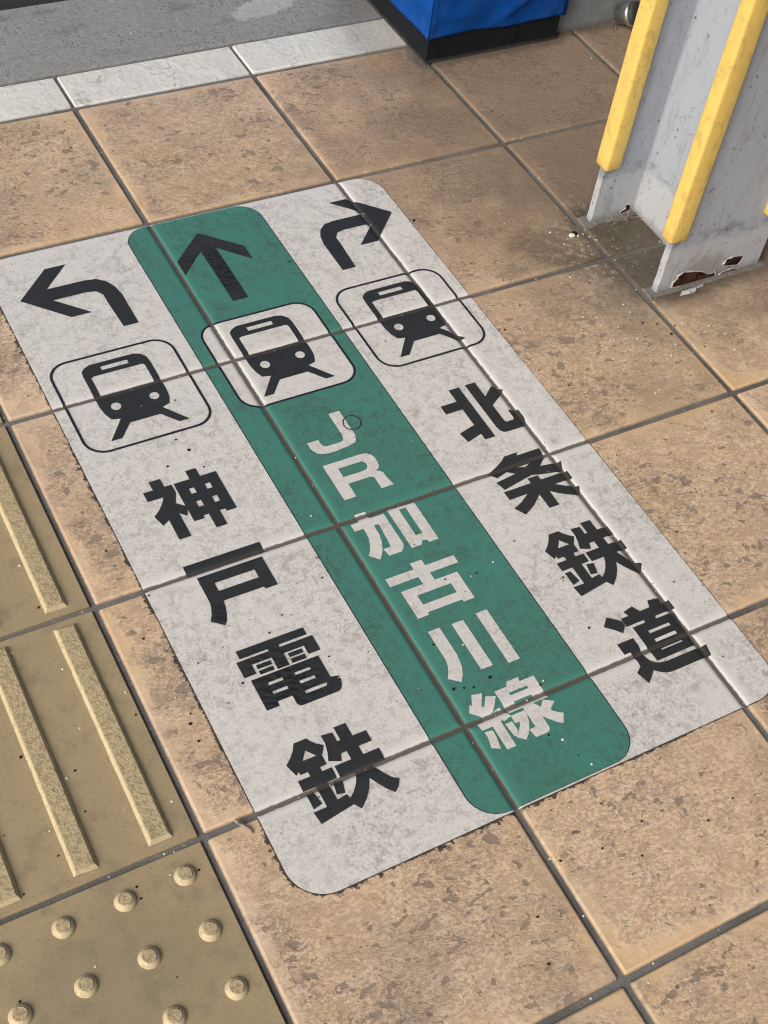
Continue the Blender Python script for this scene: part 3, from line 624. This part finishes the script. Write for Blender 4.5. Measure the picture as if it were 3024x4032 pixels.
# ------------------------------------------------------------------ steel post
N = NT('grey_gloss_paint', .45, .4)
_p = N.pos()
_x, _y, _z = N.sep(_p)
_c = N.mix(N.noise(_p, 8, 4), (.405, .448, .505), (.340, .376, .425))
_c = N.mix(N.step(N.math('ADD', _z, N.math('MULTIPLY', N.math('SUBTRACT', N.noise(_p, 25, 3), .5), .03)), .070, .078, .55, 0.0), _c, (.50, .51, .515))
_c = N.mix(N.step(N.noise(N.scale(_p, 3, 3, .6), 22, 5, .7), .50, .72, 0, .55), _c, (.235, .24, .245))
_c = N.mix(N.step(N.noise(_p, 85, 5, .78, 1.0), .57, .68, 0, .75), _c, (.15, .145, .14))
_sp = N.math('MULTIPLY', N.step(N.voro(N.scale(_p, 1, 1, .6), 75), .07, .14, 1, 0.0), N.step(N.noise(_p, 21, 2), .43, .52))
_c = N.mix(N.math('MULTIPLY', _sp, .85), _c, (.07, .055, .05))
_c = N.mix(N.step(N.math('ADD', _z, N.math('MULTIPLY', N.noise(_p, 60, 4), .02)), .008, .026, .75, 0.0), _c, (.20, .19, .175))
_rb = N.vmath('LENGTH', N.vmath('SUBTRACT', N.comb(_x, N.math('MULTIPLY', _z, 1.3), 0.0), (.70, .012, 0.0)))
_c = N.mix(N.math('MULTIPLY', N.step(_y, -.392, -.390, 1, 0), N.step(N.math('ADD', _rb, N.math('MULTIPLY', N.math('SUBTRACT', N.noise(_p, 45, 5, .75), .5), .10)), .035, .070, .5, 0.0)), _c, (.20, .135, .095))
_gz = N.math('ABSOLUTE', N.math('SUBTRACT', N.math('ADD', _z, N.math('MULTIPLY', N.math('SUBTRACT', N.noise(_p, 55, 4, .7), .5), .04)), .090))
_c = N.mix(N.math('MULTIPLY', N.step(_gz, .001, .016, 1, 0.0), N.step(N.noise(_p, 34, 4, .7), .42, .62, 0, .6)), _c, (.14, .135, .13))
M_PAINT = N.out(_c, N.math('ADD', .36, N.math('MULTIPLY', N.noise(_p, 40, 3), .3)), N.bump(N.math('ADD', N.noise(_p, 30, 4), N.math('MULTIPLY', N.noise(_p, 160, 3), .3)), .35, .003))
N = NT('yellow_rubber', .5, .35)
_p = N.pos()
_c = N.mix(N.noise(_p, 12, 3), (.76, .525, .125), (.79, .575, .165))
_c = N.mix(N.step(N.noise(N.scale(_p, 1, 1, .7), 48, 6, .78, .8), .47, .68, 0, .55), _c, (.36, .26, .095))
_sp = N.math('MULTIPLY', N.step(N.voro(_p, 70), .04, .085, 1, 0.0), N.step(N.noise(_p, 23, 2), .53, .6))
_c = N.mix(N.math('MULTIPLY', _sp, .7), _c, (.10, .07, .04))
M_YELLOW = N.out(_c, .48, N.bump(N.noise(_p, 45, 4), .3, .003))
N = NT('dark_rust', .9, .1)
_p = N.pos()
M_RUST = N.out(N.mix(N.step(N.noise(_p, 60, 4, .7), .4, .65), (.020, .009, .007), (.085, .034, .020)), .9, N.bump(N.noise(_p, 120, 4), .8, .003))
N = NT('red_primer', .9, .1)
_p = N.pos()
M_PRIMER = N.out(N.mix(N.step(N.noise(_p, 70, 4, .7), .42, .62), (.085, .055, .045), (.26, .06, .038)), .9, N.bump(N.noise(_p, 120, 4), .8, .003))
N = NT('flaked_white_paint', .6, .3)
_p = N.pos()
M_FLAKE = N.out(N.mix(N.step(N.noise(_p, 130, 4, .7), .45, .68), (.50, .51, .51), (.27, .27, .26)), .6, N.bump(N.noise(_p, 130, 3), .4, .002))

PX0, PX1, PY0, PY1, PH = .617, .809, -.393, -.210, 2.9
FT, WT = .0115, .008
post = tag(empty('steel_post', ((PX0 + PX1) / 2, (PY0 + PY1) / 2, 0)), 'grey painted steel H-section post with yellow edge guards and rust peeling at its foot', 'post')
def flange(y0, y1):
    bm = bmesh.new()
    nz = 60
    zs = [0.0 + .36 * (k / 36) for k in range(37)] + [.36 + (PH - .36) * k / 6 for k in range(1, 7)]
    box_rings = []
    rr = random.Random(int(abs(y0) * 1000))
    for z in zs:
        j = (mnoise.noise(Vector((z * 60, y0 * 9, 1))) * .0014) if z < .10 else 0
        ring = [(PX0 + .002 + j, y0), (PX1 - .002, y0), (PX1, y0 + .002), (PX1, y1 - .002), (PX1 - .002, y1), (PX0 + .002 + j, y1), (PX0 + j, y1 - .002), (PX0 + j, y0 + .002)]
        box_rings.append([bm.verts.new((x, y, z - .005)) for x, y in ring])
    for a, b in zip(box_rings, box_rings[1:]):
        for k in range(8): bm.faces.new((a[k], a[(k + 1) % 8], b[(k + 1) % 8], b[k]))
    bm.faces.new(box_rings[-1]); bm.faces.new(box_rings[0][::-1])
    return finish('flange', bm, M_PAINT, post)
flange(PY0, PY0 + FT)
flange(PY1 - FT, PY1)
bm = bmesh.new()
xw, f = .7050, .008                                         # web with root fillets
prof = []
ya, yb = PY0 + FT - .0005, PY1 - FT + .0005
for sx, order in ((-1, 1), (1, -1)):
    side = []
    for k in range(6):
        a = R(90 * k / 5); side.append((xw + sx * (WT / 2 + f - f * math.sin(a)), ya + f - f * math.cos(a)))
    for k in range(6):
        a = R(90 * k / 5); side.append((xw + sx * (WT / 2 + f - f * math.cos(a)), yb - f + f * math.sin(a)))
    prof += side if order == -1 else side[::-1]
a = [bm.verts.new((x, y, -.004)) for x, y in prof]
b = [bm.verts.new((x, y, PH - .012)) for x, y in prof]
for k in range(len(a)): bm.faces.new((a[k], a[(k + 1) % len(a)], b[(k + 1) % len(a)], b[k]))
bm.normal_update()
bmesh.ops.recalc_face_normals(bm, faces=bm.faces[:])
finish('web', bm, M_PAINT, post, True)

def guard(x0, x1, y0, y1, z0):
    bm = bmesh.new()
    zs = [z0 + .02 * k for k in range(60)] + [PH - .3]
    rr = .0045
    rings = []
    for z in zs:
        w = mnoise.noise(Vector((z * 9, x0 * 31, y0 * 17))) * .0009
        base = [(x0 + w, y0 + w), (x1, y0 + w), (x1, y1), (x0 + w, y1)]
        ring = []
        for q, (cx, cy) in enumerate(base):
            sx = 1 if q in (0, 3) else -1; sy = 1 if q in (0, 1) else -1
            r_ = rr if q == 0 else .003
            for k in range(4):
                t = R(90 * k / 3)
                px, py = (math.cos(t), math.sin(t)) if (sx * sy > 0) else (math.sin(t), math.cos(t))
                ring.append((cx + sx * r_ * (1 - px), cy + sy * r_ * (1 - py)))
        rings.append([bm.verts.new((x, y, z)) for x, y in ring])
    n = len(rings[0])
    for a, b in zip(rings, rings[1:]):
        for k in range(n): bm.faces.new((a[k], a[(k + 1) % n], b[(k + 1) % n], b[k]))
    c0 = [bm.verts.new((sum(v.co.x for v in rings[0]) / n + (v.co.x - sum(q.co.x for q in rings[0]) / n) * .86, sum(q.co.y for q in rings[0]) / n + (v.co.y - sum(q.co.y for q in rings[0]) / n) * .86, z0 - .003)) for v in rings[0]]
    for k in range(n): bm.faces.new((c0[k], c0[(k + 1) % n], rings[0][(k + 1) % n], rings[0][k]))
    bm.faces.new(c0); bm.faces.new(rings[-1])
    bmesh.ops.recalc_face_normals(bm, faces=bm.faces[:])
    return finish('edge_guard', bm, M_YELLOW, post, True)
guard(.6118, .6388, -.2312, -.2030, .101)
guard(.6028, .6335, -.4025, -.3800, .101)
guard(.7765, .8205, -.4025, -.3800, .103)
guard(.7800, .8160, -.2312, -.2070, .103)
# bare rust where the paint has peeled, each with its curling white rim
for q, pts in enumerate(D['rust']):
    yf = -.393 if q < 3 else -.2215
    P = [(x / 10000, max(z / 10000, .0012)) for x, z in pts]
    cx, cz = sum(p[0] for p in P) / len(P), sum(p[1] for p in P) / len(P)
    bm = bmesh.new()
    vs = [bm.verts.new((x, yf - .0004, z)) for x, z in P]
    bmesh.ops.triangle_fill(bm, use_beauty=True, edges=[bm.edges.new((vs[k], vs[(k + 1) % len(vs)])) for k in range(len(vs))])
    for fa in bm.faces:
        fa.normal_update()
        if fa.normal.y > 0: fa.normal_flip()
    patch = finish('rust_patch', bm, M_PRIMER if q == 2 else M_RUST, post)
    bm = bmesh.new()
    fine = []
    for k in range(len(P)):
        (xa, za), (xb, zb) = P[k], P[(k + 1) % len(P)]
        for s in range(4):
            t = s / 4; fine.append((xa + (xb - xa) * t, za + (zb - za) * t))
    o_, m_, i_ = [], [], []
    for k, (x, z) in enumerate(fine):
        g1 = 1 + .07 + .05 * mnoise.noise(Vector((k * .7, q, 0)))
        cl = .0005 + .0016 * max(0, mnoise.noise(Vector((k * .35, q * 3.1, 5))) + .35)
        o_.append(bm.verts.new((cx + (x - cx) * g1, yf - .0003, max(.001, cz + (z - cz) * g1))))
        m_.append(bm.verts.new((x, yf - .0006 - cl, z)))
        i_.append(bm.verts.new((cx + (x - cx) * .97, yf - .0005 - cl * .6, cz + (z - cz) * .97)))
    nn = len(fine)
    for k in range(nn):
        for r1, r2 in ((o_, m_), (m_, i_)):
            bm.faces.new((r1[k], r1[(k + 1) % nn], r2[(k + 1) % nn], r2[k]))
    bmesh.ops.recalc_face_normals(bm, faces=bm.faces[:])
    finish('paint_lip', bm, M_FLAKE, patch)
# thin mortar fillet under the post
N = NT('dark_mortar', .95, .1)
_p = N.pos()
M_MORTAR = N.out(N.mix(N.noise(_p, 70, 4, .7), (.10, .095, .088), (.25, .24, .22)), .95, N.bump(N.noise(_p, 150, 4), .8, .003))
for y0, y1 in ((PY0 - .009, PY0 + FT + .007), (PY1 - FT - .010, PY1 + .007)):
    bm = bmesh.new()
    pts = []
    x0, x1 = PX0 - .013, PX1 + .010
    for k in range(25): pts.append((x0 + (x1 - x0) * k / 24, y0 + .004 * mnoise.noise(Vector((k * .6, y0 * 50, 0)))))
    for k in range(25): pts.append((x1 - (x1 - x0) * k / 24, y1 + .004 * mnoise.noise(Vector((k * .6, y1 * 50, 3)))))
    lo = [bm.verts.new((x, y, -.003)) for x, y in pts]
    mx, my = (x0 + x1) / 2, (y0 + y1) / 2
    hi = [bm.verts.new((mx + (x - mx) * .985, my + (y - my) * .75, .0022)) for x, y in pts]
    for k in range(len(pts)): bm.faces.new((lo[k], lo[(k + 1) % len(pts)], hi[(k + 1) % len(pts)], hi[k]))
    bm.faces.new(hi)
    finish('mortar_fillet', bm, M_MORTAR, post)

# ------------------------------------------------------------------ covered cabinet
N = NT('black_plinth', .5, .12)
_p = N.pos()
_c = N.mix(N.noise(_p, 20, 4), (.008, .010, .013), (.014, .016, .019))
_c = N.mix(N.step(N.noise(N.scale(_p, 6, 6, 1), 26, 4, .7), .60, .76, 0, .30), _c, (.06, .062, .065))
_c = N.mix(N.step(N.noise(_p, 120, 4, .75), .64, .74, 0, .4), _c, (.07, .068, .066))
_c = N.mix(N.step(N.math('ADD', N.sep(_p)[2], N.math('MULTIPLY', N.noise(_p, 60, 3), .01)), .006, .014, .55, 0), _c, (.10, .09, .08))
M_PLINTH = N.out(_c, .75, N.bump(N.noise(_p, 70, 3), .2, .002))
N = NT('blue_tarpaulin', .75, .15)
_p = N.pos()
_c = N.mix(N.noise(_p, 10, 3), (.001, .052, .255), (.002, .070, .32))
_c = N.mix(N.step(N.noise(_p, 70, 5, .75), .64, .76, 0, .15), _c, (.08, .15, .33))
_c = N.mix(N.step(N.voro(_p, 75), .02, .045, .6, 0), _c, (.25, .30, .38))
_wv = N.math('MULTIPLY', N.math('SINE', N.math('MULTIPLY', N.sep(_p)[2], 5200.0)), .05)
_c = N.mix(N.math('MULTIPLY', N.step(N.noise(N.scale(_p, 1, 1, .5), 24, 5, .7), .5, .75), .28), _c, (.10, .16, .27))
M_TARP = N.out(_c, .75, N.bump(N.math('ADD', N.noise(_p, 34, 4), _wv), .35, .004))
BX0, BX1, BY0, BY1, BH = .588, .853, .2385, .86, 1.25
cab = tag(empty('covered_cabinet', ((BX0 + BX1) / 2, (BY0 + BY1) / 2, 0)), 'cabinet on black plinth under a wrinkled blue tarpaulin cover', 'cabinet')
bm = bmesh.new()
box(bm, BX0, BX1, BY0, BY1, -.0005, .075)
bevel(bm, .0015, 2)
finish('plinth', bm, M_PLINTH, cab)
bm = bmesh.new()
def hem(u):                                             # lower edge of the cover along the perimeter, u in metres
    return .0475 + .003 * mnoise.noise(Vector((u * 9, 2.2, 0))) + .0018 * math.sin(u * 31)
peri = []
L1, L2 = BY1 - BY0, BX1 - BX0
for k in range(61): peri.append((BX0, BY1 - L1 * k / 60, (-1, 0)))
for k in range(1, 49): peri.append((BX0 + L2 * k / 48, BY0, (0, -1)))
for k in range(1, 31): peri.append((BX1, BY0 + L1 * k / 30, (1, 0)))
for k in range(1, 20): peri.append((BX1 - L2 * k / 20, BY1, (0, 1)))
zs = [0, .004, .010, .018, .026, .034, .042, .052, .062, .074, .088, .105, .125, .15, .19, .25, .34, .5, .7, .9, 1.1, BH - .05]
def cover_pt(x, y, nrm, u, z):
    h = hem(u)
    zz = h + z
    off = .0055 + .0035 * mnoise.noise(Vector((x * 16, y * 16, zz * 13))) + .0016 * mnoise.noise(Vector((x * 45, y * 45, zz * 40)))
    if nrm == (0, -1):                                  # long diagonal fold on the front
        t = (x - .70) / .15
        d = zz - (.052 + .10 * max(0, t) ** 1.15)
        if t > -.1: off += .0120 * math.exp(-(max(d, 0) / .016) ** 2) * (1 if d > 0 else math.exp(-(d / .005) ** 2)) * min(1, t + .1) 
        d2 = zz - (.088 - .10 * (x - .60))
        off += .0045 * math.exp(-(d2 / .007) ** 2) * math.exp(-((x - .63) / .04) ** 2)
    if nrm == (-1, 0):
        d = zz - (.098 + .06 * (y - .25))
        off += .0060 * math.exp(-(d / .008) ** 2) * math.exp(-((y - .27) / .06) ** 2)
        off += .003 * math.sin(y * 60 + zz * 20) * .5
    if z < .003: off = max(off - .0012, .0028)
    return (x + nrm[0] * off, y + nrm[1] * off, zz)
grid = []
n = len(peri)
for k, (x, y, nr_) in enumerate(peri):
    pv = peri[k - 1][2]
    nx_ = peri[(k + 1) % n][2]
    m = nr_
    if nx_ != nr_: m = (nr_[0] + nx_[0], nr_[1] + nx_[1]); 
    column = []
    u = k * .0065
    for z in zs:
        if m == nr_: q = cover_pt(x, y, nr_, u, z)
        else:
            q = (x + m[0] * .0055, y + m[1] * .0055, hem(u) + z)
        column.append(bm.verts.new(q))
    grid.append(column)
for k in range(n):
    a, b = grid[k], grid[(k + 1) % n]
    for q in range(len(zs) - 1): bm.faces.new((a[q], b[q], b[q + 1], a[q + 1]))
bm.faces.new([c[-1] for c in grid])
bmesh.ops.recalc_face_normals(bm, faces=bm.faces[:])
# folded-in hem
rim = [e for e in bm.edges if e.is_boundary]
ret = bmesh.ops.extrude_edge_only(bm, edges=rim)
cxx, cyy = (BX0 + BX1) / 2, (BY0 + BY1) / 2
for v in ret['geom']:
    if isinstance(v, bmesh.types.BMVert):
        v.co.x += .004 if v.co.x < cxx else -.004; v.co.y += .004 if v.co.y < cyy else -.004; v.co.z += .004
finish('tarpaulin_cover', bm, M_TARP, cab, True)
# stitched seam down the near corner
bm = bmesh.new()
tube(bm, [(BX0 - .0052, BY0 - .0052, .049 + .02 * k) for k in range(40)], .0014, 6)
finish('corner_seam', bm, M_TARP, cab, True)
# round cable hole cap and a strand of cobweb on the plinth front
bm = bmesh.new()
tube(bm, [(.752, BY0 - .0002, .028), (.752, BY0 - .0016, .028)], .0155, 24)
finish('hole_cap', bm, M_PLINTH, cab)

# ------------------------------------------------------------------ back wall and caster
N = NT('grey_wall_paint', .7, .3)
_p = N.pos()
_c = N.mix(N.noise(_p, 14, 5, .65), (.25, .275, .285), (.185, .205, .215))
_c = N.mix(N.step(N.noise(_p, 50, 5, .7), .50, .72, 0, .45), _c, (.33, .35, .35))
_c = N.mix(N.step(N.math('ADD', N.sep(_p)[2], N.math('MULTIPLY', N.noise(_p, 30, 4), .02)), .008, .024, .7, 0), _c, (.13, .12, .105))
M_WALL = N.out(_c, .7, N.bump(N.noise(_p, 30, 5), .5, .005))
bm = bmesh.new()
box(bm, BX1 + .004, 3.4, .256, .40, -.02, 2.9)
bevel(bm, .003, 2)
tag(finish('wall', bm, M_WALL), 'low grey painted concrete wall behind the post, beside the blue covered cabinet', 'wall')
N = NT('dark_rubber', .6, .3)
_p = N.pos()
M_RUB = N.out(N.mix(N.noise(_p, 60, 4), (.030, .030, .032), (.060, .060, .062)), .55, N.bump(N.noise(_p, 90, 3), .2, .002))
N = NT('dull_zinc', .35, .5)
N.b.inputs['Metallic'].default_value = .9
_p = N.pos()
M_ZINC = N.out(N.mix(N.step(N.noise(_p, 60, 5, .7), .4, .7), (.56, .57, .57), (.25, .25, .25)), .38, N.bump(N.noise(_p, 60, 3), .3, .002))
# pipe end: dark cap in a zinc collar, axis pointing out of the wall toward the near left
def lathe(bm, c, axis, prof, n=28):
    axis = Vector(axis).normalized(); a = axis.orthogonal().normalized(); b = axis.cross(a)
    rings = [[bm.verts.new(Vector(c) + axis * h + (a * math.cos(2 * math.pi * k / n) + b * math.sin(2 * math.pi * k / n)) * r) for k in range(n)] for r, h in prof]
    for p_, q_ in zip(rings, rings[1:]):
        for k in range(n): bm.faces.new((p_[k], p_[(k + 1) % n], q_[(k + 1) % n], q_[k]))
    bm.faces.new(rings[-1]); bm.faces.new(rings[0][::-1])
    bmesh.ops.recalc_face_normals(bm, faces=bm.faces[:])
CW = (1.0000, .2210, .0345)
cast = tag(empty('pipe_stub', (CW[0], .256, CW[2])), 'short pipe stub with dark round cap and silver collar at the grey wall', 'pipe')
ax = (.36, -.84, .42)
bm = bmesh.new()
lathe(bm, CW, ax, [(.018, -.030), (.0185, -.010), (.0215, -.008), (.0225, -.004), (.0225, .0005), (.0205, .0015)])
finish('collar', bm, M_ZINC, cast, True)
bm = bmesh.new()
lathe(bm, CW, ax, [(.0195, -.002), (.0200, .0060), (.0185, .0085), (.012, .0095)])
finish('cap', bm, M_RUB, cast, True)

# ------------------------------------------------------------------ loose bits
N = NT('chip_white', .6, .3)
M_CHIP = N.out((.72, .71, .66))
N = NT('grit_black', .8, .2)
M_GRIT = N.out((.014, .012, .011))
def surf(x, y):
    if S['x0'] < x < S['x1'] and S['y0'] < y < S['y1']: return film_z(x, y) + .0012
    return 0.0 if min(abs(x - round(x / PITCH) * PITCH), abs(y - round(y / PITCH) * PITCH)) > .0035 else -.0034
def scatter(name, pts, mat, lo, hi, seed, label):
    rs = random.Random(seed)
    bm = bmesh.new()
    for x, y in pts:
        x, y = x / 10000, y / 10000
        r = rs.uniform(lo, hi) * (1.5 if rs.random() < .15 else 1)
        n = rs.choice((5, 6, 7))
        z = surf(x, y)
        a0 = rs.random() * 6
        ring = [(r * rs.uniform(.65, 1.15) * math.cos(a0 + 2 * math.pi * k / n), r * rs.uniform(.65, 1.1) * math.sin(a0 + 2 * math.pi * k / n)) for k in range(n)]
        lo_ = [bm.verts.new((x + p, y + q, z - .0002)) for p, q in ring]
        hi_ = [bm.verts.new((x + p * .7, y + q * .7, z + r * .55)) for p, q in ring]
        for k in range(n): bm.faces.new((lo_[k], lo_[(k + 1) % n], hi_[(k + 1) % n], hi_[k]))
        bm.faces.new(hi_)
    o = finish(name, bm, mat)
    return tag(o, label, 'debris', None, 'stuff')
rs = random.Random(11)
extra_w = [(int(rs.gauss(5600, 900)), int(rs.gauss(-3300, 900))) for _ in range(50)] + [(rs.randint(-6000, 13000), rs.randint(-13000, 2500)) for _ in range(60)]
joint_bits = []
for _ in range(110):
    if rs.random() < .5: joint_bits.append((rs.randint(-2, 4) * 3000 + rs.randint(-18, 18), rs.randint(-13000, 2900)))
    else: joint_bits.append((rs.randint(-6000, 13000), rs.randint(-4, 0) * 3000 + rs.randint(-18, 18)))
scatter('paint_chips', D['white'], M_CHIP, .0009, .0016, 1, 'tiny white paint chips scattered over the tiles round the post and sign')
scatter('pale_grit', extra_w + joint_bits, M_CHIP, .0004, .0008, 3, 'pale grains of grit lying on the tiles and in the joints')
scatter('black_grit', D['dark'], M_GRIT, .0010, .0018, 2, 'black specks of grit and gum dotted over the tiles and the sign')
extra_d = [(rs.randint(-6000, 13000), rs.randint(-13000, 2500)) for _ in range(150)]
scatter('fine_dirt', extra_d, M_GRIT, .0004, .0009, 4, 'fine dark crumbs of dirt scattered over the floor')
# flake of paint lying by the post
P = [(x / 10000, y / 10000) for x, y in D['flake']]
cx, cy = sum(p[0] for p in P) / len(P), sum(p[1] for p in P) / len(P)
bm = bmesh.new()
c_ = bm.verts.new((cx, cy, .0034))
lo_ = [bm.verts.new((x, y, .0008 + .004 * max(0, mnoise.noise(Vector((k * .9, 1, 4)))))) for k, (x, y) in enumerate(P)]
for k in range(len(P)): bm.faces.new((c_, lo_[k], lo_[(k + 1) % len(P)]))
bmesh.ops.recalc_face_normals(bm, faces=bm.faces[:])
ret = bmesh.ops.solidify(bm, geom=bm.faces[:], thickness=.0006)
tag(finish('paint_flake', bm, M_FLAKE), 'curled flake of white paint lying on the tile against the rusted foot of the post', 'paint flake')
# twig in the tile joint below the guide tiles
N = NT('dry_twig', .8, .2)
_p = N.pos()
M_TWIG = N.out(N.mix(N.noise(_p, 300, 3), (.20, .17, .13), (.36, .33, .28)), .8)
T = [(x / 10000, y / 10000) for x, y in D['twig']]
bm = bmesh.new()
tube(bm, [(T[0][0], T[0][1], .0028), (T[1][0], T[1][1], .0024), (T[2][0], T[2][1], .0030), (T[3][0], T[3][1], .0016)], .0022, 7, .0012)
tube(bm, [(T[1][0], T[1][1], .0030), (T[1][0] - .004, T[1][1] + .002, .005)], .0014, 6, .0007)
tag(finish('twig', bm, M_TWIG, None, True), 'short broken twig lying across a tile joint beside the bottom left of the sign', 'twig')
# white pebble with black pebble near the post
for nm, (px, py), mt, lb, r in (('pebble', (.5735, -.2390), M_CHIP, 'small white pebble beside a black one on the tile left of the post', .0042), ('pebble', (.5795, -.2360), M_GRIT, 'small black pebble touching the white one on the tile left of the post', .0040)):
    bm = bmesh.new()
    bmesh.ops.create_icosphere(bm, subdivisions=2, radius=r)
    for v in bm.verts: v.co = Vector((v.co.x * 1.3, v.co.y, v.co.z * .6)) * (1 + .25 * mnoise.noise(v.co * 300)) + Vector((px, py, r * .5))
    tag(finish(nm, bm, mt, None, True), lb, 'pebble', 'pebbles by the post')
# wisps of cobweb and dry fibre at the wall foot
bm = bmesh.new()
rs = random.Random(21)
for k in range(16):
    x, y, z = rs.uniform(.96, 1.02), rs.uniform(.236, .252), rs.uniform(.001, .02)
    pts = []
    for s in range(5):
        pts.append((x, y, max(.0006, z)))
        x += rs.uniform(-.008, .010); y += rs.uniform(-.006, .003); z += rs.uniform(-.007, .006)
    tube(bm, pts, .0005, 4)
for k in range(14):
    x, y, z = rs.uniform(.655, .69), rs.uniform(-.240, -.226), rs.uniform(.001, .012)
    pts = []
    for s in range(5):
        pts.append((x, y, max(.0006, z)))
        x += rs.uniform(-.007, .009); y += rs.uniform(-.005, .003); z += rs.uniform(-.005, .004)
    tube(bm, pts, .0005, 4)
tag(finish('cobweb', bm, M_TWIG, None, True), 'wisps of cobweb and dry fibre at the foot of the wall and post', 'cobweb', None, 'stuff')
